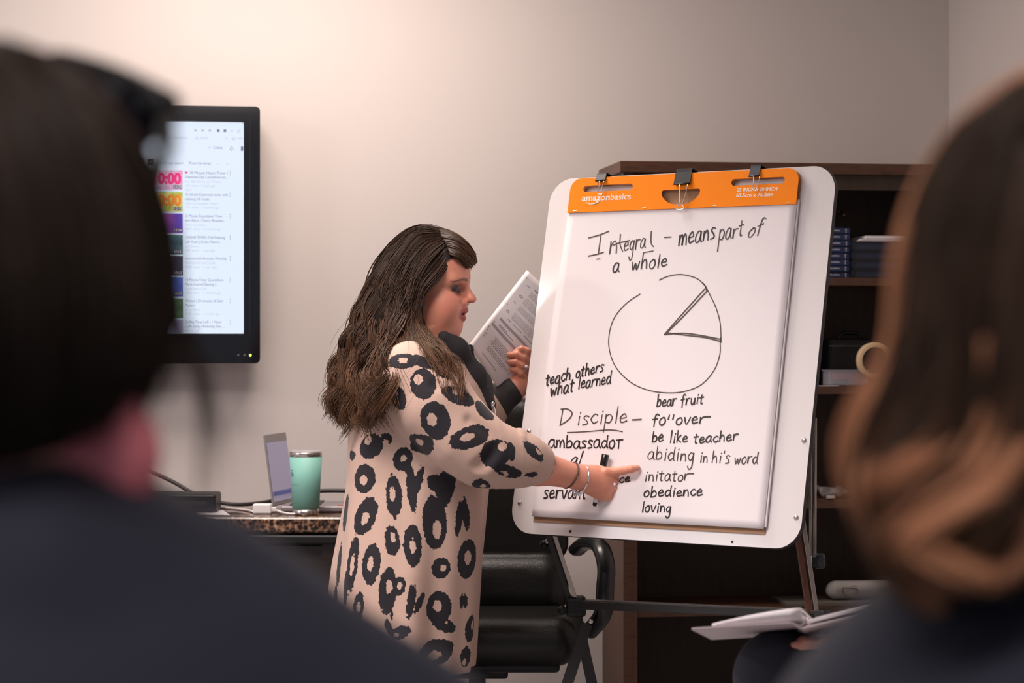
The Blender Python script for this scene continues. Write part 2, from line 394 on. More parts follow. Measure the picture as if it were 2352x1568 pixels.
M_tapeside = pm('tape_side', (.50, .36, .21), .7, bump=.3, bscale=300)
M_clear = pm('clear_plastic', (.62, .60, .66), .25, alpha=.34)
M_redthing = pm('red_plastic', (.55, .10, .12), .4)
M_bluething = pm('blue_plastic', (.07, .16, .26), .4)
M_bag = pm('clear_bag', (.55, .52, .50), .25, alpha=.28)
M_towel = pm('white_cloth_roll', (.46, .43, .41), .9, bump=.5, bscale=150)
M_folder = pm('grey_folder', (.14, .125, .11), .6)
M_brass = pm('brass', (.75, .50, .20), .25, metal=1)
M_binder = pm('binder_vinyl', (.62, .52, .54), .4)
M_gold = pm('gold', (.80, .58, .28), .2, metal=1)
M_gem = pm('clear_stone', (.85, .8, .9), .05, spec=1.)
M_shoe = pm('dark_shoe', (.02, .018, .018), .5)
M_legging = pm('black_leggings', (.010, .010, .011), .8)
M_undershirt = pm('charcoal_knit', (.016, .014, .017), .85, bump=.4, bscale=250)
M_skin = skin_mat('skin')
M_hair = attr_mat('brown_hair', 'shade', (.014, .0075, .005), (.082, .043, .026), .48, 'along', (.22, .108, .055), tp=(.35, .95), spec=.22)
M_hairbase = pm('hair_underlayer', (.016, .009, .006), .8, spec=.15)
M_hairL = attr_mat('dark_brown_hair', 'shade', (.013, .009, .007), (.050, .032, .022), .5, spec=.3)
M_hairR = attr_mat('light_brown_hair', 'shade', (.020, .012, .008), (.085, .047, .029), .45, 'along', (.66, .31, .165), tp=(.3, .9), spec=.3)  # end colour carries warm light painted on the outer locks
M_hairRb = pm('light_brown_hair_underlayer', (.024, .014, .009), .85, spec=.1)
M_lens = pm('dark_lens', (.008, .008, .018), .3, spec=.3)
M_led = pm('standby_led', (.2, .6, .05), .3, emit=(.45, 1., .05), estr=3.)
M_leddim = pm('unlit_led', (.10, .09, .09), .3)
M_eye = pm('eye_white', (.55, .48, .45), .15)

def emis(name, c, s=1.):
    m, t, b = nt(name); b.inputs['Base Color'].default_value = (.01, .01, .01, 1); b.inputs['Emission Color'].default_value = (*c, 1); b.inputs['Emission Strength'].default_value = s; b.inputs['Roughness'].default_value = .3; return m

def granite():
    m, t, b = nt('granite'); L = t.links; tc = t.nodes.new('ShaderNodeTexCoord')
    n = t.nodes.new('ShaderNodeTexNoise'); n.inputs['Scale'].default_value = 55; n.inputs['Detail'].default_value = 8; n.inputs['Roughness'].default_value = .75; L.new(tc.outputs['Object'], n.inputs['Vector'])
    v = t.nodes.new('ShaderNodeTexVoronoi'); v.inputs['Scale'].default_value = 90; L.new(tc.outputs['Object'], v.inputs['Vector'])
    x = t.nodes.new('ShaderNodeMath'); x.operation = 'MULTIPLY_ADD'; x.inputs[1].default_value = .35; L.new(v.outputs['Distance'], x.inputs[0]); L.new(n.outputs[0], x.inputs[2])
    r = t.nodes.new('ShaderNodeValToRGB'); e = r.color_ramp.elements; e[0].position = .54; e[0].color = (.008, .006, .005, 1); e[1].position = .92; e[1].color = (.42, .29, .20, 1)
    e2 = e.new(.67); e2.color = (.05, .026, .016, 1); e3 = e.new(.78); e3.color = (.25, .13, .075, 1)
    L.new(x.outputs[0], r.inputs[0]); L.new(r.outputs[0], b.inputs['Base Color']); b.inputs['Roughness'].default_value = .08; return m
M_granite = granite()

def leopard():
    m, t, b = nt('leopard_knit'); L = t.links
    a = t.nodes.new('ShaderNodeAttribute'); a.attribute_name = 'spot'
    tc = t.nodes.new('ShaderNodeTexCoord'); n = t.nodes.new('ShaderNodeTexNoise'); n.inputs['Scale'].default_value = 125; n.inputs['Detail'].default_value = 2; L.new(tc.outputs['Object'], n.inputs['Vector'])
    ad = t.nodes.new('ShaderNodeMath'); ad.operation = 'MULTIPLY_ADD'; ad.inputs[1].default_value = .010; ad.inputs[2].default_value = -.0050; L.new(n.outputs[0], ad.inputs[0])
    sm = t.nodes.new('ShaderNodeMath'); sm.operation = 'ADD'; L.new(a.outputs['Fac'], sm.inputs[0]); L.new(ad.outputs[0], sm.inputs[1])
    r = t.nodes.new('ShaderNodeMapRange'); r.inputs[1].default_value = -.0004; r.inputs[2].default_value = .0004; L.new(sm.outputs[0], r.inputs[0])
    x = t.nodes.new('ShaderNodeMix'); x.data_type = 'RGBA'; x.inputs[6].default_value = (.010, .008, .013, 1); x.inputs[7].default_value = (.53, .365, .298, 1); L.new(r.outputs[0], x.inputs[0])
    L.new(x.outputs[2], b.inputs['Base Color']); b.inputs['Roughness'].default_value = .85; b.inputs['Sheen Weight'].default_value = .06
    n2 = t.nodes.new('ShaderNodeTexNoise'); n2.inputs['Scale'].default_value = 500; L.new(tc.outputs['Object'], n2.inputs['Vector'])
    u = t.nodes.new('ShaderNodeBump'); u.inputs['Strength'].default_value = .15; u.inputs['Distance'].default_value = .001; L.new(n2.outputs[0], u.inputs['Height']); L.new(u.outputs[0], b.inputs['Normal'])
    return m
M_leopard = leopard()

# ------------------------------------------------------------------ room
YAW = math.radians(8); cw, sw = math.cos(YAW), math.sin(YAW)
RW = np.array([[cw, -sw, 0], [sw, cw, 0], [0, 0, 1]])           # wall frame: x along the wall, y into the wall
def wall_y(x): return 6.75 + math.tan(YAW) * (x - .25)
xc = 1.325; yc = wall_y(xc)
def slab(name, c, d, mat, M=None, label=None):
    o = G().box(c, d, M).build(name, mat); o['kind'] = 'structure'
    if label: o['label'] = label
    return o
cwall = RW @ np.array([0, .05, 0]) + np.array([xc, yc, 0])
slab('wall_back', cwall + RW @ np.array([-2.9, 0, 1.35]), (5.9, .1, 2.7), M_wall, RW)
slab('wall_right', np.array([xc, yc, 1.35]) + RW @ np.array([.05, -4.2, 0]), (.1, 8.45, 2.7), M_wall, RW)
slab('floor', (-1.2, 3.2, -.05), (7.6, 9.0, .1), M_floor)
slab('ceiling', (-1.2, 3.2, 2.75), (7.6, 9.0, .1), M_ceil)
slab('baseboard_back', np.array([xc, yc, .05]) + RW @ np.array([-2.9, -.006, 0]), (5.8, .012, .1), M_trim, RW)
slab('baseboard_right', np.array([xc, yc, .05]) + RW @ np.array([-.006, -4.2, 0]), (.012, 8.3, .1), M_trim, RW)
# left wall with the window the daylight comes through
g = G(); xl = -4.45
g.box((xl, 3.2, .5), (.1, 8.6, 1.0)).box((xl, 3.2, 2.55), (.1, 8.6, .3)).box((xl, .75, 1.7), (.1, 3.7, 1.4)).box((xl, 6.15, 1.7), (.1, 2.7, 1.4))
g.build('wall_left', M_wall)['kind'] = 'structure'
g = G(); 
for y in (2.62, 3.7, 4.78): g.box((xl, y, 1.7), (.06, .05, 1.4))
for z in (1.02, 2.38): g.box((xl, 3.7, z), (.06, 2.2, .05))
g.build('window_1', M_laptop)['kind'] = 'structure'

# ------------------------------------------------------------------ television on the back wall
TVY = 6.50; s = TVY / F
RT = RW
tvc = W(597, 540, TVY)                                   # right edge of the case, mid height
tv_w, tv_h = 1.16, 588 * s
def TV(u, v, d=0):                                      # u from right edge (negative = left), v from mid height, d towards the viewer
    return tvc + RT @ np.array([u, -d, v])
tvt = thing('television', TV(-tv_w / 2, -tv_h / 2, 0), 'black wall-mounted television showing a bright list of videos', 'television')
tvt['group'] = 'wall displays'; del tvt['group']
def tvpl(o, d0): return lambda u, v, w_: TV(u, v, d0 + w_)
bz_r, bz_t, bz_b = 37 * s, 36 * s, 68 * s                # bezel widths
scr = (-tv_w + bz_r, -tv_h / 2 + bz_b, -bz_r, tv_h / 2 - bz_t)
shape2d(rrect(-tv_w, -tv_h / 2, 0, tv_h / 2, .014), [], .06, tvpl(0, -.035), 'back_shell', M_black, tvt)
outer = rrect(-tv_w, -tv_h / 2, 0, tv_h / 2, .014)
bz = shape2d(outer, [[(scr[0], scr[1]), (scr[2], scr[1]), (scr[2], scr[3]), (scr[0], scr[3])][::-1]], .022, tvpl(0, .006), 'bezel', M_gloss, tvt)
bevel(bz, .008, 3)
lip = 10 * s; g = G()                                    # bevelled inner lip that catches the light
for (a0, b0, a1, b1) in ((scr[0], scr[3], scr[2] + lip, scr[3] + lip), (scr[2], scr[1], scr[2] + lip, scr[3] + lip)):
    if b0 == scr[3]: q = [TV(scr[0], scr[3] + lip * 1.6, .0175), TV(scr[2] + lip, scr[3] + lip * 1.6, .0175), TV(scr[2], scr[3], .004), TV(scr[0], scr[3], .004)]
    else: q = [TV(scr[2], scr[3], .004), TV(scr[2] + lip * 1.4, scr[3] + lip, .0175), TV(scr[2] + lip * 1.4, scr[1], .0175), TV(scr[2], scr[1], .004)]
    q2 = [p + RT @ np.array([0, .003, 0]) for p in q]
    g.add(q + q2, [(0, 1, 2, 3), (7, 6, 5, 4), (0, 4, 5, 1), (1, 5, 6, 2), (2, 6, 7, 3), (3, 7, 4, 0)])
g.build('inner_lip', M_gloss, tvt)
sc_o = G().hexa([TV(u, v, d) for u in (scr[0], scr[2]) for d in (-.004, .001) for v in (scr[1], scr[3])]).build('screen', emis('screen_glow', (.76, .85, 1.0), .96), tvt)
ORG[sc_o.name] = ORG[tvt.name]
bx = G().box((0, 0, 0), (1, 1, 1))
g = G(); c = TV(-tv_w / 2, 0, -.078); g.box(c, (.4, .03, .3), RT).box(TV(-tv_w / 2, 0, -.098), (.25, .02, .45), RT); g.build('wall_bracket', M_matte, tvt)
for k, (px_, m) in enumerate(((548, M_leddim), (562, M_leddim), (575, M_led))):
    p = W(px_, 815.5, TVY); u = (p - tvc)[0] / cw
    G().ball(TV(u, (815.5 - 540) * -s, .017), (.0035, .002, .0035)).build('indicator_light', m, tvt)
def SV(px_, py_, d=.0022): return TV((px_ - 597) * s / (cw), -(py_ - 540) * s, d)
def scr_rect(g, x0, y0, x1, y1, d=.0018): g.hexa([SV(a, b, dd) for a in (x0, x1) for dd in (d, d + .0006) for b in (y1, y0)])
def scr_text(txt, x, y, px_h, wpx=None, bold=0.):
    return text_geo(txt, px_h * s * 1.38, lambda u, v, w_: TV((x - 597) * s / cw + u, -(y - 540) * s + v, .0024 + w_), bold=bold, fit=wpx * s if wpx else None)
M_st = emis('screen_text_dark', (.20, .20, .33), .9); M_sg = emis('screen_text_grey', (.50, .54, .68), .95); M_chip = emis('screen_chip', (.10, .08, .13), .8)
dark, grey = G(), G()
rows = [(398, ['10 Minute Heart Timer |', 'Valentines Day Countdown wit...'], ['Fun 500 shows and Timers', '16K views · 6 days ago', 'New']),
        (448, ['10 minute Classroom timer with', 'relaxing lofi music'], ['Chill Countdown Timers', '17K views · 3 months ago']),
        (497, ['15 Minute Countdown Timer', 'with Alarm | Cherry Blossoms...'], ['Timer Creations', '147K views · 9 months ago']),
        (546, ['1 HOUR TIMER | Chill Relaxing', 'Lofi Music | Green Nature...'], ['Jack Sivers', '30K views · 1 year ago']),
        (594, ['Instrumental Acoustic Worship'], ['MARCELO CACULAS', '838K views · 1 year ago']),
        (643, ['10 Minute Timer Countdown', 'Mario Inspired Gaming |...'], ['Super Retro Lab', '238K views · 3 months ago']),
        (691, ['Wicked | 20 minutes of Calm', 'Piano ♪'], ['Jenny Piano', '210K views · 1 month ago']),
        (739, ['Coffee Time Lofi | 1 Hour', 'Cafe Song | Relaxing Day ...'], ['Merry Lofi'])]
wid = {0: (95, 97), 1: (96, 55), 2: (84, 92), 3: (90, 82), 4: (94,), 5: (86, 74), 6: (87, 22), 7: (83, 90)}
for i, (y, ts, gs) in enumerate(rows):
    for j, t_ in enumerate(ts): dark.add(*scr_text(t_, 428 if not (i == 0 and j == 0) else 438, y + 3 + 10 * j, 6.4, wid[i][j] - (10 if i == 0 and j == 0 else 0)))
    for j, t_ in enumerate(gs): grey.add(*scr_text(t_, 428, y + 3 + 10 * len(ts) + 9.2 * j, 5.4))
    for k in (-4, 0, 4): scr_rect(dark, 529.2, y + k - .9, 531, y + k + .9)
for t_, x, y, h, wd in (('Create', 492, 343, 6.5, 20), ('From your search', 371, 379, 6, 53), ('From the series', 438, 379, 6, 48)): dark.add(*scr_text(t_, x, y, h, wd))
for t_, x, y, h, wd in (('GO international', 388, 321, 6, 46), ('Saved', 463, 321, 6, 15), ('All Bo', 546, 321, 6, 12), ('»', 519, 321, 7, 5), ('+', 480, 344, 8, 5)): grey.add(*scr_text(t_, x, y, h, wd))
for x in (452, 468, 484): scr_rect(grey, x - 3, 299, x + 3, 304)
for x in (503, 518): scr_rect(dark, x - 3, 298.5, x + 3, 304.5)
for (x0, y0, x1, y1) in ((546, 299, 552, 305), (534, 317, 541, 322), (452, 316, 459, 322), (531, 300, 536, 304), (500, 377, 504, 378), (522, 377, 525, 379)):
    for q in ((x0, y0, x1, y0 + 1), (x0, y1 - 1, x1, y1), (x0, y0, x0 + 1, y1), (x1 - 1, y0, x1, y1)): scr_rect(grey, *q)
gb = G()
bell = [(529.5, 344.5), (530.5, 340), (533, 337), (535.5, 340), (536.5, 344.5)]
dark.tube([SV(*q) for q in bell + bell[:1]], .0007, 6); scr_rect(dark, 532, 345.5, 534, 346.8)
mkp = scr_rect(dark, 554, 337, 559.5, 347)
o = dark.build('screen_text', M_st, sc_o); o2 = grey.build('screen_text', M_sg, sc_o); o2['label'] = 'pale grey small print on the screen'
g = G(); scr_rect(g, 344, 369, 358.5, 382); g.build('filter_chip', M_chip, sc_o); g = G(); g.add(*scr_text('All', 347, 378, 5.5)); g.build('chip_text', emis('chip_white', (.9, .9, .9)), sc_o)
g = G(); hp = [(math.sin(a) ** 3, (13 * math.cos(a) - 5 * math.cos(2 * a) - 2 * math.cos(3 * a) - math.cos(4 * a)) / 16) for a in np.linspace(0, 2 * math.pi, 24, endpoint=False)]
g.add([SV(431 + 3.6 * a, 398 - 3.4 * b, .0026) for a, b in hp], [tuple(range(24))]); g.build('heart_icon', emis('heart_red', (.85, .06, .12)), sc_o)
def thumb_mat(name, kind, c1, c2, sc_=60):
    m, t, b = nt(name); L = t.links; tc = t.nodes.new('ShaderNodeTexCoord')
    n = t.nodes.new('ShaderNodeTexVoronoi' if kind == 'v' else 'ShaderNodeTexNoise'); n.inputs['Scale'].default_value = sc_; L.new(tc.outputs['Object'], n.inputs['Vector'])
    r = t.nodes.new('ShaderNodeValToRGB'); r.color_ramp.elements[0].color = (*c1, 1); r.color_ramp.elements[1].color = (*c2, 1); r.color_ramp.elements[0].position = .3; r.color_ramp.elements[1].position = .65
    L.new(n.outputs[0], r.inputs[0]); L.new(r.outputs[0], b.inputs['Emission Color']); b.inputs['Emission Strength'].default_value = .8; b.inputs['Base Color'].default_value = (.01, .01, .01, 1); return m
TH = [('v', (.95, .35, .62), (.85, .62, .85), 150), ('v', (.55, .62, .06), (.85, .80, .25), 60), ('n', (.14, .06, .55), (.60, .12, .62), 14), ('n', (.03, .06, .12), (.12, .28, .30), 25),
      ('n', (.025, .03, .07), (.06, .06, .12), 8), ('n', (.05, .06, .42), (.12, .22, .75), 10), ('n', (.02, .06, .05), (.18, .35, .16), 20), ('n', (.22, .20, .36), (.55, .50, .75), 10)]
yy = [393, 443, 492, 541, 589, 637, 686, 735]
for i, ((kd, c1, c2, sc_), y) in enumerate(zip(TH, yy)):
    g = G(); scr_rect(g, 344, y, 423, min(y + 44.5, 766)); th = g.build('video_thumbnail', thumb_mat('thumbnail_%s' % 'abcdefgh'[i], kd, c1, c2, sc_), sc_o)
    if i < 6:
        g = G(); scr_rect(g, 402, y + 34, 421, y + 42, .003); g.build('duration_chip', M_chip, sc_o)
        g = G(); g.add(*text_geo(['10:20', '10:13', '15:06', '60:12', '1:03:12', '10:05'][i], 6.2 * s * 1.3, lambda u, v, w_, y=y: TV((403 - 597) * s / cw + u, -(y + 40.5 - 540) * s + v, .0042 + w_), fit=16 * s)); g.build('duration_text', emis('chip_white_text', (.85, .85, .9)), sc_o)
for y, cc in ((423, (.85, .03, .20)), (473, (.90, .25, .03))):
    g = G(); g.add(*text_geo('10:00', 24 * s * 1.38, lambda u, v, w_, y=y: TV((352 - 597) * s / cw + u, -(y - 540) * s + v, .0035 + w_), bold=.0022, fit=64 * s)); g.build('countdown_digits', emis('digits', cc), sc_o)

# ------------------------------------------------------------------ desk with granite top
DY0, DY1 = 6.08, 6.45; DX0, DX1 = -1.58, -.43
zt = W(600, 1187, DY0)[2]                                   # top of the granite at its front
dk = thing('desk', (-1.1, 6.3, 0), 'dark wooden desk under a speckled granite top by the back wall', 'desk')
g = G(); zb = zt - .072
g.box(((DX0 + DX1) / 2, DY0 + .08, zb / 2), (DX1 - DX0 - .08, .03, zb)).box((DX0 + .08, 6.28, zb / 2), (.04, .33, zb)).box((DX1 - .06, 6.28, zb / 2), (.04, .33, zb)).box(((DX0 + DX1) / 2, 6.42, zb / 2), (DX1 - DX0 - .1, .02, zb))
g.box(((DX0 + DX1) / 2, DY0 + .055, zb * .5), (.04, .02, zb - .1)).box(((DX0 + DX1) / 2, DY0 + .055, zb - .06), (DX1 - DX0 - .1, .02, .10)).box(((DX0 + DX1) / 2, DY0 + .055, .06), (DX1 - DX0 - .1, .02, .10))
g.build('desk_body', M_desk, dk)
bevel(G().box(((DX0 + DX1) / 2, 6.265, zb + .012), (DX1 - DX0 - .02, .36, .024)).build('desk_moulding', M_black, dk), .006)
bevel(G().box(((DX0 + DX1) / 2, (DY0 + DY1) / 2, zt - .022), (DX1 - DX0, DY1 - DY0, .044)).build('granite_top', M_granite, dk), .012, 3)

# tumbler
TY = 6.17; sx = TY / F; tb = W(702.5, 1183, TY); tb[2] = zt
tm = thing('tumbler', tb, 'mint green insulated tumbler with steel rim standing on the granite desk', 'tumbler')
Hc = 148 * sx; rt = 37.2 * sx; rb = 30 * sx
rad = lambda z: rb + (rt - rb) * min(1, z / Hc * 1.06) if z < Hc * .9 else rt
G().lathe([(rb * .96, 0), (rb, .003), (rad(Hc * .095), Hc * .095)], tb, 48).build('steel_base', M_steel, tm, True)
G().lathe([(rad(Hc * .095) * 1.012, Hc * .095), (rad(Hc * .5), Hc * .5), (rt * 1.005, Hc * .895)], tb, 48).build('mint_body', M_teal, tm, True)
G().lathe([(rt, Hc * .895), (rt, Hc * .965), (rt * .97, Hc * .972), (rt * .95, Hc * .965)], tb, 48).build('steel_rim', M_steel, tm, True)
G().lathe([(rt * .94, Hc * .96), (rt * .96, Hc * .985), (rt * .9, Hc * 1.0), (rt * .3, Hc * .99)], tb, 48).build('lid', M_clear, tm, True)
for bars in (((205, 222, .60, .64), (205, 218, .64, .665), (205, 209, .665, .69), (205, 222, .69, .70)), ((205, 244, .465, .470),)):
    g = G()
    for a0, a1, z0, z1 in bars:
        n = 6; A = np.radians(np.linspace(a0, a1, n)); v = []
        for z in (z0, z1):
            r_ = rad(Hc * z) * 1.006 + .0004
            v += [tb + np.array([r_ * math.cos(a), r_ * math.sin(a), Hc * z]) for a in A]
        g.add(v, [(i, i + 1, n + i + 1, n + i) for i in range(n - 1)])
    g.build('engraving', M_tealmark, tm)

# laptop, opened towards the right
lp = thing('laptop', W(690, 1176, 6.35), 'open silver laptop standing behind the mint tumbler', 'laptop')
LY0, LY1 = 6.24, 6.44; xh = W(650, 1165, 6.3)[0]; xr = W(785, 1165, 6.3)[0] + .03
bevel(G().box(((xh + xr) / 2, (LY0 + LY1) / 2, zt + .010), (xr - xh, LY1 - LY0, .016)).build('keyboard_base', M_laptop, lp), .004)
for r_ in range(5):
    g = G()
    for k in range(12): g.box((xh + .03 + r_ * .017, LY0 + .016 + k * .0148, zt + .0195), (.014, .0125, .003))
    g.build('key_row', M_key, lp)
G().box((xr - .028, LY0 + .02, zt + .0185), (.02, .02, .002)).build('sticker', M_redthing, lp)
t0 = W(617, 997, LY1); t1 = W(647, 993, LY0); b1 = W(664, 1162, LY0); b0 = W(644, 1164, LY1)
t1[0] = t0[0] = W(632, 995, 6.34)[0]; b0[0] = b1[0] = xh; t0[2] = t1[2] = W(632, 995, 6.34)[2]; b0[2] = b1[2] = zt + .016
nrm = np.cross(t1 - b1, b0 - b1); nrm /= np.linalg.norm(nrm); nrm = nrm if nrm[0] > 0 else -nrm
# the lid is turned a little so that its face shows
piv = (b0 + b1) / 2
a_ = math.radians(-11); Rz = np.array([[math.cos(a_), -math.sin(a_), 0], [math.sin(a_), math.cos(a_), 0], [0, 0, 1]])
t0, t1, b0, b1, nrm = [Rz @ (p - piv) + piv for p in (t0, t1, b0, b1)] + [Rz @ nrm]
def LP(a, b, d=0.): return (b0 * (1 - a) + b1 * a) * (1 - b) + (t0 * (1 - a) + t1 * a) * b + nrm * d
bevel(G().hexa([LP(a, b, d) for a in (0, 1) for d in (-.006, 0) for b in (0, 1)]).build('lid', M_laptop, lp), .002)
G().hexa([LP(a, b, d) for a in (.03, .97) for d in (0, .001) for b in (.06, .88)]).build('display', M_lapscr, lp)
G().hexa([LP(a, b, d) for a in (.03, .97) for d in (.001, .0016) for b in (.14, .20)]).build('taskbar', M_lapbar, lp)

# charger, cables, slip of paper, black box
ch_ = thing('charger', W(600, 1178, 6.2), 'small white charger block lying on the granite beside the laptop', 'charger')
cc = W(603, 1172, 6.2); cc[2] = zt + .014
bevel(G().box(cc, (.05, .035, .027)).build('charger_block', M_wcable, ch_), .004)
bevel(G().box(cc + np.array([.030, -.002, -.002]), (.016, .016, .012)).build('plug', M_wcable, ch_), .002)
G().tube(spline([cc + np.array(d) for d in ((.036, -.002, -.004), (.06, -.03, -.009), (.085, -.05, -.0105), (.125, -.04, -.0105), (.15, .02, -.0105))], 6), .0028, 8).build('cord', M_wcable, ch_, True)
o = G().tube(spline([W(85, 812, 6.45), W(88, 880, 6.44), W(130, 970, 6.44), W(210, 1025, 6.45), W(300, 1062, 6.45), W(345, 1082, 6.42), W(400, 1108, 6.40), W(450, 1136, 6.38), W(505, 1154, 6.36), W(560, 1158, 6.38), W(625, 1150, 6.46), W(670, 1133, 6.48), W(740, 1127, 6.48), W(800, 1127, 6.48)], 8), .0058, 10).build('display_cable', M_cable, None, True)
tag(o, 'thick dark cable sagging across the desk behind the laptop', 'cable')
o = G().tube(spline([W(440, 1163, 6.40) * [1, 1, 0] + [0, 0, zt + .003], W(500, 1163, 6.38) * [1, 1, 0] + [0, 0, zt + .003], W(560, 1163, 6.30) * [1, 1, 0] + [0, 0, zt + .003], W(582, 1163, 6.22) * [1, 1, 0] + [0, 0, zt + .004]], 8), .003, 8).build('charger_cable', M_wcable, None, True)
tag(o, 'thin white cable on the granite left of the charger block', 'cable')
p = [W(455, 1172, 6.3), W(512, 1172, 6.3), W(528, 1189, 6.12), W(450, 1189, 6.12)]
v = [np.array([q[0], y, zt + h]) for h in (.0012, .002) for q, y in zip(p, (6.3, 6.3, 6.12, 6.12))]
o = G().add(v, [(3, 2, 1, 0), (4, 5, 6, 7), (0, 1, 5, 4), (1, 2, 6, 5), (2, 3, 7, 6), (3, 0, 4, 7)]).build('note_paper', M_paper)
tag(o, 'white slip of paper lying near the left end of the granite edge', 'paper')
c = W(418, 1160, 6.26); c[2] = zt + .028
bt = thing('media_box', (c[0], c[1], zt), 'flat black box on the desk beneath the sagging cable', 'box')
bevel(G().box(c, (.20, .13, .05)).build('case', M_black, bt), .006)
G().box(c + np.array([.0, -.066, 0]), (.15, .003, .012)).build('front_slot', M_matte, bt)

# ------------------------------------------------------------------ bookcase
BO = W(1432, 370, 6.42); zT = BO[2]
def BK(u, d, z): return np.array([BO[0], BO[1], 0]) + RW @ np.array([u, d, 0]) + np.array([0, 0, z])
BWd, BD = .985, .33
bk = thing('bookcase', BK(BWd / 2, BD / 2, 0), 'tall brown wooden bookcase behind the flip chart easel', 'bookcase')
def bbox(g, u0, u1, d0, d1, z0, z1): return g.hexa([BK(u, d, z) for u in (u0, u1) for d in (d0, d1) for z in (z0, z1)])
bevel(bbox(G(), -.012, BWd + .01, -.012, BD, zT - .032, zT).build('top_board', M_case, bk), .002)
bbox(G(), 0, .028, 0, BD, 0, zT - .032).build('side_panel', M_case, bk); bbox(G(), BWd - .028, BWd, 0, BD, 0, zT - .032).build('side_panel', M_case, bk)
bbox(G(), .028, BWd - .028, BD - .012, BD, .0, zT - .032).build('back_panel', M_caseb, bk)
bbox(G(), .028, BWd - .028, .02, .04, 0, .09).build('plinth', M_case, bk)
bbox(G(), .0285, .040, .000, .02, .09, zT - .032).build('front_stile', M_case, bk)
SZ = [W(1900, y, 6.5)[2] for y in (637, 887, 1150, 1393)]; SZ.append(.115)
for z in SZ: bbox(G(), .028, BWd - .028, .006, BD - .012, z - .022, z).build('shelf', M_case, bk)
bbox(G(), .028, BWd - .028, .0, .02, zT - .075, zT - .032).build('top_rail', M_caseb, bk)
def BU(px_, d):                                          # bookcase u for a pixel column at depth d inside the case
    for u in np.linspace(-.05, 1.1, 2301):
        q = BK(u, d, 0)
        if CX + F * q[0] / q[1] >= px_: return u
    return 1.
# stack of blue books
u1 = BU(1952, .05); u0 = u1 - .145; hb = .0182
names = ['topmost of', 'second from top in', 'third from top in', 'fourth from top in', 'fourth from bottom in', 'third from bottom in', 'second from bottom in', 'lowest of']
def spine_art(parent, z, r0):
    g = G(); zc = z + hb / 2
    def R_(a0, a1, b0, b1): bbox(g, a0, a1, .0489, .0496, zc + b0, zc + b1)
    xs_ = u1 - .012
    R_(xs_ - .0012, xs_ + .0012, -.006, .006); R_(xs_ - .003, xs_ + .003, .002, .0036); R_(xs_ - .0024, xs_ + .0024, -.006, -.0045)
    x = u1 - .058
    for k in range(6):
        wd = [.004, .003, .0045, .0035, .004, .003][k]; R_(x, x + wd, -.0018, .0018 + (.0012 if k in (0, 3) else 0)); x += wd + .0012
    return g.build('spine_lettering', M_silver, parent)
proto = None
for i in range(8):
    z = SZ[0] + (7 - i) * hb; lab = 'blue hardback book, %s the stack on the top shelf' % names[i]
    base = BK((u0 + u1) / 2, .15, z)
    if proto is None:
        proto = thing('blue_book', base, lab, 'book', 'blue books stacked on the shelf')
        g = G(); bbox(g, u0, u1, .05, .24, z, z + .0022); bbox(g, u0, u1, .05, .24, z + hb - .0025, z + hb - .0003); bbox(g, u0, u1, .05, .0525, z, z + hb - .0003); g.build('cover', M_bookblue, proto)
        bbox(G(), u0 + .003, u1 - .003, .0526, .236, z + .0024, z + hb - .0026).build('pages', M_pages, proto); spine_art(proto, z, 0)
    else:
        b2 = proto.copy(); COL.objects.link(b2); b2.location = tuple(base + RW @ np.array([random.uniform(-.002, .002), random.uniform(-.002, .002), 0])); b2['label'] = lab
        for chd in list(proto.children): c2 = chd.copy(); COL.objects.link(c2); c2.parent = b2
# dark thick books with papers on top
ua = BU(1958, .03); hb2 = .0265
proto = None
for i in range(4):
    z = SZ[0] + (3 - i) * hb2; lab = 'thick dark book, %s the four under the loose white papers' % ['topmost of', 'second of', 'third of', 'lowest of'][i]
    base = BK(ua + .11, .12, z)
    if proto is None:
        proto = thing('thick_book', base, lab, 'book', 'thick dark books under the papers')
        g = G(); bbox(g, ua, ua + .22, .03, .20, z, z + .003); bbox(g, ua, ua + .22, .03, .20, z + hb2 - .0035, z + hb2 - .0005); bbox(g, ua, ua + .003, .03, .20, z, z + hb2 - .0005); g.build('cover', M_bookdark, proto)
        bbox(G(), ua + .004, ua + .217, .034, .197, z + .0032, z + hb2 - .0037).build('pages', M_booknavy, proto)
    else:
        b2 = proto.copy(); COL.objects.link(b2); b2.location = tuple(base); b2['label'] = lab
        for chd in list(proto.children): c2 = chd.copy(); COL.objects.link(c2); c2.parent = b2
z = SZ[0] + 4 * hb2
for i, (a, b_, dz, ang, lab) in enumerate(((.02, .21, 0, 0, 'bottom sheet of the white papers on the thick dark books'), (.028, .19, .004, 3, 'middle sheets of the white papers on the thick dark books'), (.045, .22, .008, -2, 'top sheaf of the white papers on the thick dark books'))):
    g = G(); bbox(g, ua + a, ua + b_, .035 + .004 * i, .19, z + dz, z + dz + (.0025 if i < 2 else .008)); o = g.build('paper_sheaf', M_paper); tag(o, lab, 'paper', 'white papers on the shelf')
# small brass hook on the back
g = G(); u = BU(1932, BD - .02); zz = W(1932, 490, 6.75)[2]
g.tube(spline([BK(u - .004, BD - .013, zz + .012), BK(u - .004, BD - .04, zz + .006), BK(u + .002, BD - .05, zz - .004), BK(u + .004, BD - .04, zz - .010)], 5), .0026, 8); g.ball(BK(u - .004, BD - .016, zz + .010), .006)
tag(g.build('brass_hook', M_brass, None, True), 'tiny brass hook shining on the back of the bookcase', 'hook')
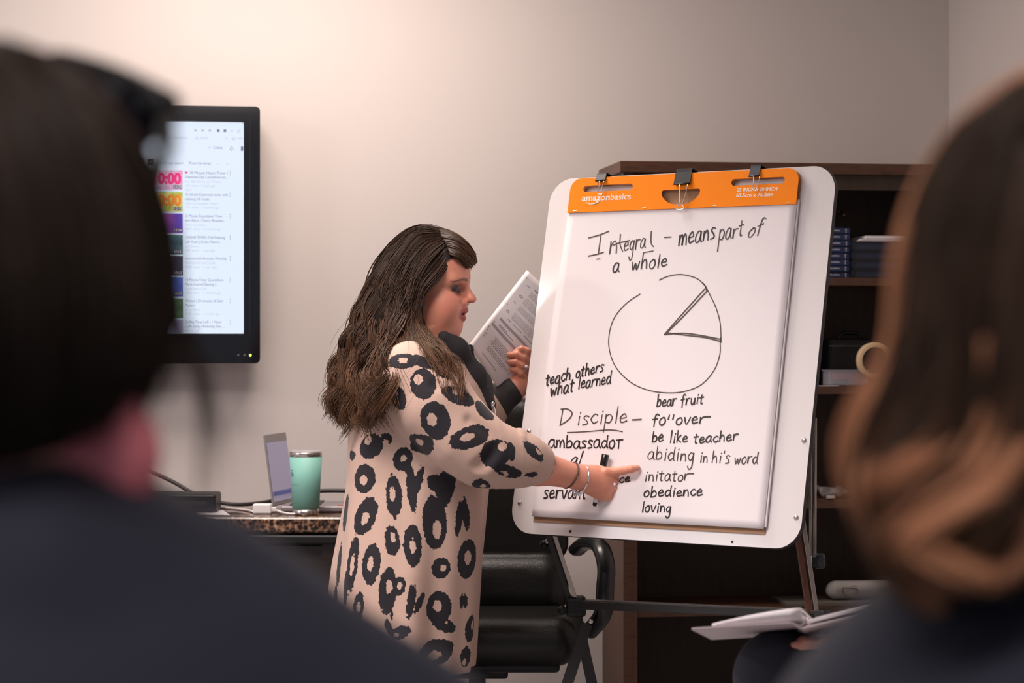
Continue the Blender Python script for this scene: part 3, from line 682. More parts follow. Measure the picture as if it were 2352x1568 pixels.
# black case, tape, plastic box, white sheet on the second shelf
z = SZ[1]; ua, ub = BU(1903, .13), BU(2045, .13); zt2 = W(1950, 778, 6.6)[2]
cs = thing('carry_case', BK((ua + ub) / 2, .2, z), 'black carry case standing on the middle shelf behind the tape', 'case')
bevel(bbox(G(), ua, ub, .13, .25, z, zt2).build('case_body', M_black, cs), .01)
G().tube(spline([BK(ua + .05, .19, zt2 - .002), BK(ua + .06, .19, zt2 + .016), BK(ua + .105, .19, zt2 + .016), BK(ua + .115, .19, zt2 - .002)], 5), .006, 8).build('handle', M_black, cs, True)
bbox(G(), ua + .002, ub - .002, .127, .131, zt2 - .022, zt2 - .019).build('seam', M_leddim, cs)
bxw = thing('storage_box', BK(BU(1945, .05), .07, z), 'small clear plastic box with red and blue contents on middle shelf', 'box')
ua, ub = BU(1905, .05), BU(1995, .05); hh = W(1945, 853, 6.5)[2] - z
g = G(); bbox(g, ua, ub, .05, .053, z + .004, z + hh); bbox(g, ua, ub, .117, .12, z + .004, z + hh); bbox(g, ua, ua + .003, .053, .117, z + .004, z + hh); bbox(g, ub - .003, ub, .053, .117, z + .004, z + hh); bbox(g, ua, ub, .05, .12, z + .0015, z + .004)
g.build('clear_tub', M_clear, bxw)
bbox(G(), ua - .003, ub + .003, .047, .123, z + hh, z + hh + .004).build('rim', M_clear, bxw)
bevel(bbox(G(), ua + .018, ub - .02, .054, .1, z + .016, z + .036).build('red_contents', M_redthing, bxw), .004)
bevel(bbox(G(), ua + .006, ua + .05, .056, .1, z + .005, z + .0155).build('blue_contents', M_bluething, bxw), .003)
tq = thing('tape_roll', BK(BU(2006, .03), .04, z), 'upright roll of tan masking tape on the middle shelf', 'tape')
c = BK(BU(2008, .024), .024, W(2008, 828, 6.5)[2]); R0 = 42 * 6.5 / F; R1 = 33.5 * 6.5 / F
Rt = np.array([[cw, -sw, 0], [sw, cw, 0], [0, 0, 1]]) @ np.array([[1, 0, 0], [0, 0, 1], [0, -1, 0]])
g = G().lathe([(R1, -.012), (R0, -.012), (R0, .012), (R1, .012), (R1, -.012)], c, 40, Rt); g.f = g.f[:-2]; g.build('tape_winding', M_tape, tq, True)
g = G().lathe([(R1 - .003, -.012), (R1, -.012), (R1, .012), (R1 - .003, .012), (R1 - .003, -.012)], c, 40, Rt); g.f = g.f[:-2]; g.build('cardboard_core', M_tapeside, tq, True)
ua, ub = BU(1878, .01), BU(1926, .01)
tag(bbox(G(), ua, ub, .008, .045, z + .0004, z + .0014).build('white_card', M_paper), 'white card lying on the front edge of the middle shelf', 'card')
# crumpled clear bag with a small shiny clip on the third shelf
z = SZ[2]; ua = BU(1880, .08); s3 = grid(BK(ua - .03, 0, z - .01) - .03, BK(ua + .14, .2, z + .11) + .03, .005)
for k in range(16):
    p = BK(ua + .11 * random.random(), .08 + .06 * random.random(), z + .014 + .028 * random.random() ** 2); q = p + RW @ np.array([random.uniform(-.04, .04), random.uniform(-.02, .02), random.uniform(0, .012)])
    q[2] = max(q[2], z + .012); s3.cap(p, q, .010, .004, .012)
tag(s3.build('plastic_bag', M_bag), 'crumpled see-through plastic bag on the third shelf down', 'bag')
c = BK(BU(1905, .045), .04, z + .008); tag(bevel(G().box(c, (.03, .016, .014), RW).build('metal_clip', M_steel), .004), 'small shiny metal clip in front of the plastic bag', 'clip')
# rolled cloth and grey folder on the fourth shelf
z = SZ[3]; fo = bbox(G(), BU(1808, .02), BU(2010, .02), .016, .2, z + .0003, z + .009).build('grey_folder', M_folder)
tag(fo, 'flat grey folder on the lower shelf under the rolled cloth', 'folder')
tr = thing('rolled_cloth', BK(BU(1965, .08), .1, z + .009), 'rolled white cloth in clear wrap lying on the grey folder', 'cloth')
ua, ub = BU(1925, .06), BU(2040, .06); zc = z + .011 + .026
s3 = grid(BK(ua, 0, z) - .06, BK(ub, .25, z + .1) + .06, .004)
for dy, dz, r_ in ((0, 0, .027), (.03, -.006, .02), (-.012, .010, .018)):
    s3.cap(BK(ua, .09 + dy, zc + dz), BK(ub, .085 + dy, zc + dz), r_, r_, .006)
s3.build('cloth', M_towel, tr)
g = G()
g.tube(spline([BK(ua + .012, .055, zc + .008), BK(ua + .02, .058, zc - .012), BK(ua + .05, .057, zc - .014), BK(ua + .055, .057, zc + .006), BK(ua + .014, .056, zc + .010)], 5), .0018, 6)
g.tube([BK(ua + .04, .060, zc + .014), BK(ub, .060, zc + .013)], .0015, 6); g.build('fold_seam', M_folder, tr)

# ------------------------------------------------------------------ easel, flip chart pad, writing
EC = np.array([.35706, 5.37353, 1.24057])
def rot3(a, t):
    ca, sa, ct, st = math.cos(a), math.sin(a), math.cos(t), math.sin(t)
    return np.array([[ca, -sa, 0], [sa, ca, 0], [0, 0, 1]]) @ np.array([[1, 0, 0], [0, ct, -st], [0, st, ct]])
EM = rot3(-.6172, -.20978); EN = EM @ np.array([0, -1, 0])
def B(u, v, w=0.): return EC + EM @ np.array([u, -w, v])          # board frame: u right, v up, w towards the room
def PU(px, py, w=0.):
    o = np.array([0, 0, CH]); d = np.array([(px - CX) / F, 1, -(py - CY) / F]); P0 = B(0, 0, w)
    p = o + d * ((P0 - o) @ EN) / (d @ EN); q = EM.T @ (p - EC); return np.array([q[0], q[2]])
bu0, bv0, bu1, bv1 = -.386, -.462, .406, .426
es = thing('easel', (.33, 5.45, 0), 'white dry-erase easel on dark folding legs holding the flip chart', 'easel')
shape2d(rrect(bu0, bv0, bu1, bv1, .062, 10), [], .0016, lambda u, v, w_: B(u, v, -.0128 + w_), 'writing_surface', M_white, es)
shape2d(rrect(bu0 - .001, bv0 - .001, bu1 + .001, bv1 + .001, .062, 10), [], .012, lambda u, v, w_: B(u, v, -.0197 + w_), 'board_backing', M_edge, es)
def screw(px, py, r=.0062):
    u, v = PU(px, py, -.012); A = np.array([EM @ np.array([1, 0, 0]), EM @ np.array([0, 0, 1]), EN]).T
    G().lathe([(r, 0), (r, .0012), (r * .7, .0034), (r * .25, .0042)], B(u, v, -.012), 16, A).build('screw', M_steel, es, True)
for q in ((1215, 990), (1194, 1155), (1847, 1011), (1829, 1188)): screw(*q)
for q in ((1310, 1220), (1682, 1244)):
    u, v = PU(*q, -.012); A = np.array([EM @ np.array([1, 0, 0]), EM @ np.array([0, 0, 1]), EN]).T
    G().lathe([(.0032, 0), (.0032, .0006)], B(u, v, -.012), 12, A).build('bolt_hole', M_black, es)
# frame posts behind the board, lower legs, cross bar
Lt, Lb = W(1262, 1215, 5.575), W(1319, 1388, 5.60); Rt_, Rb = W(1836, 1200, 5.165), W(1868, 1412, 5.20)
for a, b, tp in ((Lt, Lb, B(bu0 + .09, bv1 - .06, -.05)), (Rt_, Rb, B(bu1 - .05, bv1 - .06, -.05))):
    d = (b - a) / np.linalg.norm(b - a); a2 = a - d * .02
    G().bar(a2, tp, .022, .020, EN).build('frame_post', M_matte, es)
    x = np.array([.011, -.004, 0])
    bevel(G().bar(a2 - x * .7, b - x * .7, .013, .024, (0, 1, 0)).build('leg', M_legw if a is Rt_ else M_matte, es), .001)
    bevel(G().bar(a2 + x * .7, b + x * .7, .010, .024, (0, 1, 0)).build('leg_trim', M_alu, es), .001)
bevel(G().bar(Lb, Rb + np.array([.03, -.02, .004]), .030, .020).build('cross_bar', M_matte, es), .002)
q = np.array([0, 0, .0115]); G().bar(Lb + q + np.array([.01, 0, 0]), Rb + q, .024, .003).build('cross_bar_trim', pm('cross_bar_grey', (.19, .17, .16), .45, metal=.3), es)
bevel(G().box(Lb + np.array([.004, 0, -.004]), (.05, .05, .05)).build('joint_bracket', M_black, es), .01, 3)
bevel(G().box(Rb + np.array([.002, 0, -.014]), (.034, .034, .04)).build('joint_bracket', M_black, es), .008, 3)
for a, b in ((Lb, (1440, 5.72)), (Lb + np.array([.03, -.03, -.045]), (1160, 5.36)), (Rb, (1935, 5.33)), (Rb, (1800, 5.02))):
    yb = b[1]; e = np.array([(b[0] - CX) / F * yb, yb, .0]); d = (np.array(a) - e); d /= np.linalg.norm(d)
    G().bar(e + d * .012, a, .026, .018, (0, 1, 0)).build('lower_leg', M_matte, es)
    G().lathe([(.016, 0), (.017, .012), (.012, .03)], e, 14).build('rubber_foot', M_black, es, True)
for px_, py_, Y in ((1291, 1401, 5.57), (1250, 1250, 5.60)):
    c = W(px_, py_, Y); G().ball(c, (.012, .012, .012)).tube([c, c + np.array([.02, .02, 0])], .006).build('knob', M_black, es, True)
G().ball(W(1357, 1427, 5.54), (.006, .004, .006)).build('bolt', M_steel, es, True)
G().ball(W(1257, 1243, 5.585), (.006, .004, .006)).build('bolt', M_steel, es, True)
for dx in (-4, 6):
    G().tube([W(1866 + dx, 960, 5.28), W(1866 + dx * .8, 1290, 5.235)], .0045, 8).build('strut_rod', M_alu, es, True)
c = W(1872, 1288, 5.20); G().lathe([(.006, -.022), (.011, -.018), (.012, .0), (.018, .002), (.018, .018), (.014, .022)], c, 18, np.array([[0, 0, 1.], [0, 1, 0], [-1, 0, 0]])).build('clamp_knob', pm('knob_grey', (.03, .035, .045), .4), es, True)
G().lathe([(.006, 0), (.013, .0), (.013, .004), (.006, .004)], c + np.array([-.012, 0, 0]), 18, np.array([[0, 0, 1.], [0, 1, 0], [-1, 0, 0]])).build('clamp_washer', M_chrome, es, True)

# flip chart pad
fp = thing('flip_chart_pad', B(0, -.42, 0), 'large white flip chart pad with orange header and handwritten notes', 'flip chart')
hu, ht = .3175, .420
hb_ = (PU(1308, 489)[1] + PU(1830, 469)[1]) / 2            # lower edge of the header
vb = (PU(1221, 1187)[1] + PU(1754, 1212)[1]) / 2
def uvslot(p0, p1, hpx):
    a, b = PU(*p0), PU(*p1); h = hpx / 960; vm = (a[1] + b[1]) / 2; return rrect(a[0], vm - h / 2, b[0], vm + h / 2, h * .499, 6)
slL, slR = uvslot((1341.6, 435), (1455, 429), 15.5), uvslot((1681.5, 419), (1804, 415), 15.5)
a, b = PU(1521.7, 437.5), PU(1610.5, 433.5); vm = (a[1] + b[1]) / 2; dp = vm - PU(1562, 467)[1]; uc = (a[0] + b[0]) / 2; ru = (b[0] - a[0]) / 2
moon = [(uc + ru * math.cos(t), vm - .004 - dp * math.sin(t)) for t in np.linspace(0, math.pi, 22)] + [(uc - ru + .004, vm), (uc + ru - .004, vm)]
def topround(r=.03): return [(hu, hb_)] + [(hu - r + r * math.cos(t), ht - r + r * math.sin(t)) for t in np.linspace(0, math.pi / 2, 8)] + [(-hu + r - r * math.sin(t), ht - r + r * math.cos(t)) for t in np.linspace(0, math.pi / 2, 8)] + [(-hu, hb_)]
head = topround()
card = [(hu, vb - .0115)] + [(p[0], p[1]) for p in head[1:-1]] + [(-hu, vb - .0115)]
shape2d(card, [slL[::-1], slR[::-1]], .003, lambda u, v, w_: B(u, v, -.0103 + w_), 'cardboard_back', M_card, fp)
shape2d([(hu + .004, vb + .004), (hu + .003, hb_ + .012), (-hu, hb_ + .012), (-hu + .002, vb + .004)], [], .005, lambda u, v, w_: B(u, v, -.0062 + w_), 'page_stack', M_sheet2, fp)
nu, nv = 30, 40; V = []                                   # front sheet, its left side lifting a little towards the lower edge
for lay in (0, 1):
    for j in range(nv + 1):
        for i in range(nu + 1):
            fu, fv = i / nu, j / nv; u = -hu + 2 * hu * fu; v = hb_ + .004 + (vb - hb_ - .004) * fv
            lift = .006 * max(0, 1 - fu / .12) ** 2 * math.sin(math.pi * min(1, fv * 1.02)) ** 2 + .0012 * math.sin(fv * 9 + fu * 2) * (1 - abs(2 * fu - 1)) * max(0, fv - .55)
            u -= .006 * max(0, 1 - fu / .2) * math.sin(math.pi * fv)
            V.append(B(u, v, -.0004 + lift - lay * .0014))
Fc = []; n1 = nu + 1; N1 = n1 * (nv + 1)
for j in range(nv):
    for i in range(nu):
        a = j * n1 + i; Fc.append((a, a + n1, a + n1 + 1, a + 1)); a += N1; Fc.append((a, a + 1, a + n1 + 1, a + n1))
for i in range(nu): a = nv * n1 + i; Fc.append((a, a + N1, a + N1 + 1, a + 1))
for j in range(nv):
    a = j * n1; Fc.append((a, a + N1, a + N1 + n1, a + n1)); a += nu; Fc.append((a, a + n1, a + N1 + n1, a + N1))
mk('front_sheet', V, Fc, M_paper, fp, True)
def lift_at(u, v):
    fu = (u + hu) / (2 * hu); fv = (v - hb_ - .004) / (vb - hb_ - .004)
    return .006 * max(0, 1 - fu / .12) ** 2 * math.sin(math.pi * min(1, max(0, fv) * 1.02)) ** 2 + .0012 * math.sin(fv * 9 + fu * 2) * (1 - abs(2 * fu - 1)) * max(0, fv - .55)
shape2d(head, [slL[::-1], slR[::-1], moon[::-1]], .0024, lambda u, v, w_: B(u, v, .0022 + w_), 'header_card', M_orange, fp)
hw = .0036
def htext(txt, p0, p1, hpx, bold=0., shear=0.):
    a, b = PU(*p0), PU(*p1); sz = hpx / 960; return text_geo(txt, sz, lambda u, v, w_: B(a[0] + u, a[1] + v + (b[1] - a[1]) * u / (b[0] - a[0]), hw + w_), bold=bold, fit=b[0] - a[0], shear=shear)
G().add(*htext('amazon', (1338, 462), (1401.5, 460), 21, .0004)).build('brand_print', M_print, fp)
G().add(*htext('basics', (1402.5, 460), (1449, 458.5), 22)).build('brand_print', M_print, fp)
pts = spline([PU(1347.5, 465), PU(1356, 469.2), PU(1367, 468.6), PU(1376.5, 464)], 8)
g = G(); g.tube([B(p[0], p[1], hw) for p in pts], np.linspace(.0006, .0017, len(pts)), 6); g.tube([B(*PU(1371.5, 464), hw), B(*PU(1378.2, 462.6), hw), B(*PU(1376.5, 468), hw)], .0008, 6); g.build('brand_smile', M_print, fp)
G().add(*htext('25 INCH x 30 INCH', (1694, 440.5), (1787, 438), 11.5, .0003)).build('size_print', M_print, fp)
G().add(*htext('63.5cm x 76.2cm', (1692, 453.5), (1777, 451), 11.5, .0003)).build('size_print', M_print, fp)
for zx, zy in ((177, 465), (815, 440), (1470, 419), (2157, 388)):
    a = PU(1280 + zx / 4.055 - 4, 370 + zy / 4.055 + .4); b = PU(1280 + zx / 4.055 + 4, 370 + zy / 4.055 - .2); G().tube([B(*a, .0038), B(*b, .0038)], .0006, 6).build('staple', M_chrome, fp)

# handwriting ------------------------------------------------------
LT = {'a': (1, [[(.8, .9), (.42, 1), (.05, .55), (.12, .08), (.5, .05), (.78, .5), (.8, .98), (.8, .3), (1, 0)]]),
 'b': (1, [[(.12, 2), (.1, 0)], [(.1, .55), (.5, 1), (.85, .6), (.68, .1), (.1, .04)]]), 'c': (.85, [[(.8, .85), (.45, 1), (.06, .5), (.4, 0), (.85, .2)]]),
 'd': (1, [[(.8, .85), (.4, 1), (.05, .5), (.35, 0), (.8, .45)], [(.88, 2), (.8, .4), (.95, 0)]]), 'e': (.9, [[(.1, .5), (.72, .6), (.5, 1), (.08, .6), (.25, .05), (.88, .2)]]),
 'f': (.8, [[(.85, 1.75), (.55, 2), (.35, 1.5), (.3, -.2)], [(.0, .95), (.7, 1.05)]]), 'g': (.95, [[(.75, .9), (.35, 1), (.05, .5), (.4, .1), (.75, .6), (.78, 1), (.7, -.6), (.35, -.95), (.08, -.6)]]),
 'h': (1, [[(.15, 2), (.1, 0)], [(.1, .5), (.5, 1), (.75, .7), (.82, 0)]]), 'i': (.45, [[(.25, 1), (.22, 0)], [(.28, 1.45), (.32, 1.6)]]), 'k': (.9, [[(.12, 2), (.1, 0)], [(.7, 1), (.15, .45)], [(.15, .45), (.8, 0)]]),
 'l': (.45, [[(.28, 2), (.22, 0)]]), 'L': (.45, [[(.2, 1.8), (.12, .9)]]), 'm': (1.3, [[(.05, 1), (.05, 0), (.15, .7), (.4, 1), (.55, .6), (.55, 0), (.65, .7), (.92, 1), (1.1, .6), (1.15, 0)]]),
 'n': (.95, [[(.1, 1), (.1, 0), (.2, .7), (.55, 1), (.76, .6), (.82, 0)]]), 'o': (.9, [[(.5, 1), (.1, .7), (.12, .15), (.5, 0), (.82, .45), (.68, .95), (.45, 1)]]),
 'p': (.95, [[(.12, 1), (.05, -1)], [(.1, .7), (.5, 1), (.85, .6), (.6, .05), (.12, .15)]]), 'r': (.8, [[(.1, 1), (.1, 0), (.16, .6), (.42, .95), (.8, .95)]]), 'R': (1.5, [[(.1, 1), (.1, 0), (.16, .6), (.5, 1), (1.4, 1.05)]]),
 's': (.8, [[(.72, .9), (.35, 1), (.15, .75), (.55, .4), (.6, .1), (.1, 0)]]), 't': (.8, [[(.38, 1.7), (.34, .1), (.62, 0)], [(.02, 1.02), (.75, 1.1)]]), 'u': (.95, [[(.1, 1), (.12, .3), (.4, 0), (.75, .5), (.8, 1), (.82, 0)]]),
 'v': (.9, [[(.05, 1), (.4, 0), (.85, 1)]]), 'w': (1.2, [[(.05, 1), (.3, 0), (.55, .8), (.8, 0), (1.1, 1)]]), "'": (.3, [[(.2, 1.9), (.15, 1.5)]]), ' ': (.55, []),
 'D': (1.6, [[(.25, 2), (.15, 0)], [(.0, 2), (.8, 1.9), (1.45, 1.2), (1.1, .5), (.1, .0)]]), 'T': (1, [[(.45, 1.0), (.4, 0)], [(.05, .98), (1.0, 1.05)]])}
def ribbon(g, P, r):                        # ink stroke lying on the sheet
    P = np.array(P); T = np.gradient(P, axis=0); T /= np.linalg.norm(T, axis=1)[:, None] + 1e-9; Nn = np.stack([-T[:, 1], T[:, 0]], 1)
    r = np.broadcast_to(r, (len(P),))
    P[0] -= T[0] * r[0] * .6; P[-1] += T[-1] * r[-1] * .6
    a, b = P + Nn * r[:, None], P - Nn * r[:, None]; n = len(P)
    def q(p): return B(p[0], p[1], .0003 + lift_at(*p))
    def q2(p): return B(p[0], p[1], -.0002 + lift_at(*p))
    v = [q(p) for p in a] + [q(p) for p in b] + [q2(p) for p in a] + [q2(p) for p in b]
    f = []
    for i in range(n - 1): f += [(n + i, n + i + 1, i + 1, i), (i, i + 1, 2 * n + i + 1, 2 * n + i), (n + i + 1, n + i, 3 * n + i, 3 * n + i + 1)]
    g.add(v, f)
hr = random.Random(3)
def write(txt, p0, p1, xh, wpx=3.2, slant=.12, sp=.16):
    tot = sum(LT[c][0] + sp for c in txt) - sp; g = G(); x = 0
    p0, p1 = np.array(p0, float), np.array(p1, float); e = (p1 - p0) / tot
    for c in txt:
        wd, st = LT[c]; jy = hr.uniform(-.08, .08); js = hr.uniform(.92, 1.1)
        for s_ in st:
            st_ = [(a_, b_ if b_ < 1 else 1 + (b_ - 1) * .72) for a_, b_ in s_]
            P = np.array([p0 + e * (x + px_ + slant * py_ * xh / max(abs(e[0]), 1)) + np.array([0, -xh * (py_ * js + jy)]) for px_, py_ in st_])
            P = spline(P, 6) if len(P) > 2 else spline(P, 5)
            ribbon(g, [PU(*q) for q in P], (wpx * .88 / 2 / 960) * (1 + .18 * np.sin(np.linspace(0, 5, len(P)) + hr.uniform(0, 6))))
        x += wd + sp
    return g
def strokes(lines, wpx=3.2, smooth=True):
    g = G()
    for L_ in lines: ribbon(g, [PU(*q) for q in (spline(L_, 6) if smooth else spline(L_, 2))], wpx * .9 / 2 / 960)
    return g
def ink(g, words, thin=False): o = g.build('handwriting', M_ink2 if thin else M_ink, fp); o['label'] = 'handwritten ' + words; return o
g = strokes([[(1352, 546), (1375, 540), (1398, 531)], [(1380, 541), (1377, 562), (1374, 584)], [(1351, 588), (1370, 584), (1386, 579)]], 3.2)
g2 = write('n', (1398, 583), (1418, 579), 28, 3.2); g.add(g2.v, g2.f)
g2 = strokes([[(1425, 538), (1424, 560), (1430, 577)], [(1408, 563), (1424, 557), (1446, 552)]]); g.add(g2.v, g2.f)
g2 = write('egra', (1432, 577), (1482, 569), 21, 3.2); g.add(g2.v, g2.f)
g2 = strokes([[(1496, 531), (1495, 548), (1496, 560), (1501, 566)]]); g.add(g2.v, g2.f)
ink(g, 'word Integral', True)
ink(strokes([[(1478, 580), (1488, 578), (1500, 576)], [(1370, 595), (1378, 594)]], 2.4), 'short underline', True)
ink(strokes([[(1526, 545), (1541, 544)]], 3), 'dash after Integral', True)
ink(write('means', (1558, 564), (1642, 547), 24, 3.8), 'word means')
ink(write('part', (1650, 553), (1706, 541), 22, 3.2), 'word part', True); ink(write('of', (1716, 547), (1750, 534), 18, 3.2, .3), 'word of', True)
ink(write('a', (1407, 627), (1422, 625), 19, 4), 'word a'); ink(write('whole', (1449, 621), (1532, 612), 19, 3.6), 'word whole')
ink(strokes([[(1514, 643), (1535, 634), (1565, 630), (1598, 638), (1616, 652), (1622, 660), (1632, 680), (1645, 708), (1654, 742), (1656, 782)],
  [(1654, 786), (1653, 815), (1640, 850), (1612, 882), (1575, 898), (1536, 902), (1490, 896), (1448, 877), (1414, 842), (1399, 800), (1400, 762), (1412, 728), (1438, 697), (1470, 675)]], 2.7), 'circle', True)
ink(strokes([[(1526, 768), (1560, 729), (1618, 664)], [(1530, 765), (1566, 730), (1624, 668)], [(1614, 650), (1620, 657), (1623, 668)]], 3.6), 'wedge line up', True)
ink(strokes([[(1526, 768), (1570, 765), (1610, 770), (1656, 779)], [(1532, 764), (1580, 770), (1620, 775), (1656, 784)], [(1655, 775), (1656, 786)]], 3.4), 'wedge line across', True)
ink(write('teach', (1255, 886), (1310, 872), 16, 4.2), 'word teach'); ink(write('others', (1322, 867), (1386, 853), 15, 4), 'word others')
ink(write('what', (1265, 911), (1317, 898), 17, 4.2), 'word what'); ink(write('learned', (1327, 893), (1403, 880), 16, 3.8), 'word learned')
ink(write('D', (1284, 978), (1314, 974), 22, 3.2), 'letter D', True); ink(write('isciple', (1324, 975), (1440, 969), 21, 3.2), 'word Disciple', True)
ink(strokes([[(1303, 993), (1345, 991), (1400, 987), (1430, 991)]], 2.6), 'underline', True); ink(strokes([[(1453, 964), (1473, 963)]], 4), 'dash after Disciple', True)
ink(write('bear', (1508, 934), (1552, 931), 15, 4), 'word bear'); ink(write('fruit', (1563, 932), (1615, 925), 14, 3.6), 'word fruit')
ink(write('foLLoveR', (1497, 978), (1631, 972), 16, 3.8), 'word follower')
ink(write('be', (1497, 1016), (1523, 1014), 15, 4), 'word be'); ink(write('like', (1537, 1017), (1579, 1014), 15, 3.6), 'word like'); ink(write('teacher', (1592, 1018), (1694, 1011), 14, 3.8), 'word teacher')
ink(write('abiding', (1487, 1054), (1594, 1060), 18, 3), 'word abiding', True); ink(write('in', (1607, 1062), (1625, 1062), 15, 3), 'word in', True); ink(write("hi's", (1634, 1063), (1676, 1065), 17, 3), 'word his', True); ink(write('word', (1686, 1066), (1740, 1064), 15, 3), 'word word', True)
ink(write('initatoR', (1480, 1104), (1592, 1104), 15, 3), 'word imitator', True)
ink(write('obedience', (1478, 1141), (1613, 1138), 14, 3.8), 'word obedience'); ink(write('loving', (1473, 1176), (1541, 1176), 14, 3.6), 'word loving')
ink(write('ambassadoT', (1260, 1029), (1430, 1028), 17.5, 4.2, .05, .1), 'word ambassador')
ink(write('al', (1310, 1066), (1334, 1066), 16, 4, .3), 'word ending al'); ink(strokes([[(1270, 1041), (1272, 1043)]], 3), 'dot')
ink(write('ice', (1414, 1108), (1447, 1106), 11, 3.8), 'word ending ice')
ink(write('servant', (1248, 1143), (1346, 1145), 18, 4.2), 'word servant')

# binder clips over the top edge of board and pad
def clip(px, py, wpx, hpx, loop, lab, mat=M_black):
    u, v0 = PU(px, py, .004); k = 960; hw2 = wpx / 2 / k; vt = .4275; vbm = v0 - hpx / 2 / k
    t = thing('binder_clip', B(u, vbm, .004), lab, 'binder clip', 'binder clips on the flip chart')
    prof = [(vt + .003, -.0285), (vt + .004, .0035), (vbm, .0095), (vbm, .0075), (vt + .0025, .0042), (vt + .0022, -.0285)]
    g = G(); n = len(prof); v = [B(u + sx * hw2, a, b) for sx in (-1, 1) for a, b in prof]
    g.add(v, [tuple(range(n))[::-1], tuple(range(n, 2 * n))] + [(i, (i + 1) % n, n + (i + 1) % n, n + i) for i in range(n)])
    g.v2 = None; o = g.build('clip_body', mat, t)
    prof2 = [(vt + .003, -.0285), (vbm, -.031), (vbm, -.029), (vt + .001, -.0275)]
    v = [B(u + sx * hw2, a, b) for sx in (-1, 1) for a, b in prof2]; G().add(v, [(3, 2, 1, 0), (4, 5, 6, 7)] + [(i, (i + 1) % 4, 4 + (i + 1) % 4, 4 + i) for i in range(4)]).build('rear_jaw', mat, t)
    G().tube([B(u - hw2, vbm, .0088), B(u + hw2, vbm, .0088)], .0022, 8).build('rolled_edge', mat, t, True)
    for wz, nm in ((.0105, 'wire_handle'), (-.033, 'wire_handle')):
        pts = [B(*(PU(px + dx, py + dy, wz) if wz > 0 else np.array([u + dx / k, v0 - dy / k])), wz) for dx, dy in loop]
        G().tube(spline(pts, 5), .0009 if wpx < 40 else .0013, 8).build(nm, M_chrome, t, True)
clip(1381.5, 409, 26, 14, [(-5, 7), (-6, 20), (-8, 35), (-3, 37), (2, 36), (3, 31), (0, 24), (6, 7)], 'small black binder clip at the left end of the orange header')
clip(1569.5, 410, 43, 27, [(-8, 14), (-8, 40), (-9, 58), (-16, 68), (-12, 71), (-4, 71), (2, 67), (-2, 58), (5, 36), (10, 14)], 'large black binder clip at the middle of the orange header')
clip(1734.5, 398, 26, 15, [(-4, 8), (-4, 22), (-6, 32), (-5, 38), (0, 40), (4, 37), (4, 30), (8, 20), (10, 8)], 'small dark binder clip at the right end of the orange header', pm('navy_clip', (.012, .016, .035), .35))

# ------------------------------------------------------------------ leather office chair
oc = thing('office_chair', (-.09, 5.86, 0), 'black leather executive office chair behind the easel beside the woman', 'chair')
xm = -.09
def cushion(name, parts, lo, hi, k=.03):
    s3 = grid(lo, hi, .0075)
    for c, hd, r_, M in parts: s3.rbox(c, hd, r_, M, k)
    return s3.build(name, M_leather, oc)
def rx_(a): a = math.radians(a); return np.array([[1, 0, 0], [0, math.cos(a), -math.sin(a)], [0, math.sin(a), math.cos(a)]])
cushion('backrest', [((xm, 6.075, .985), (.235, .045, .115), .044, rx_(-6)), ((xm, 6.055, .79), (.24, .05, .125), .048, rx_(-6)), ((xm, 6.02, .605), (.24, .07, .085), .068, rx_(-4))], (xm - .3, 5.9, .46), (xm + .3, 6.2, 1.16), .02)
cushion('seat', [((xm, 5.84, .50), (.25, .19, .055), .05, rx_(2)), ((xm, 5.70, .505), (.25, .05, .054), .05, None)], (xm - .32, 5.58, .4), (xm + .32, 6.1, .62), .03)
bevel(G().box((xm, 5.85, .435), (.42, .34, .025)).build('seat_pan', M_black, oc), .01)
for sg, X in ((1, None), (-1, None)):
    P = [W(1325, 1262, 5.98), W(1348, 1246, 5.90), W(1378, 1255, 5.80), W(1392, 1300, 5.75), W(1390, 1350, 5.74), W(1384, 1410, 5.75), W(1352, 1452, 5.80)]
    P = [p if sg > 0 else np.array([2 * xm - p[0], p[1], p[2]]) for p in P]; P = spline(P, 8)
    G().tube(P, .024, 14, sq=.75).build('armrest', pm('armrest_black', (.012, .012, .013), .3, coat=.2) if sg > 0 else bpy.data.materials['armrest_black'], oc, True)
G().lathe([(.03, .10), (.03, .30), (.022, .30), (.022, .42)], (xm, 5.86, 0), 20).build('gas_column', M_black, oc, True)
bevel(G().box((xm, 5.86, .41), (.16, .2, .03)).build('tilt_mechanism', M_black, oc), .008)
for k in range(5):
    a = 2 * math.pi * k / 5 + .3; d = np.array([math.cos(a), math.sin(a), 0]); c = np.array([xm, 5.86, 0])
    G().bar(c + d * .02 + [0, 0, .115], c + d * .30 + [0, 0, .075], .045, .03).build('base_arm', M_black, oc)
    cst = G().lathe([(.024, -.02), (.025, -.018), (.025, .018), (.024, .02)], c + d * .30 + [0, 0, .0252], 16, np.array([[1, 0, 0], [0, 0, 1], [0, -1, 0.]])).tube([c + d * .30 + [0, 0, .025], c + d * .30 + [0, 0, .085]], .008).build('caster', M_black, oc, True)
c = np.array([xm - .2, 5.72, .42]); 
G().tube(spline([np.array([xm - .05, 5.8, .42]), np.array([xm - .15, 5.72, .42]), W(1030, 1545, 5.64)], 5), .006, 8).build('tilt_lever', M_black, oc, True)

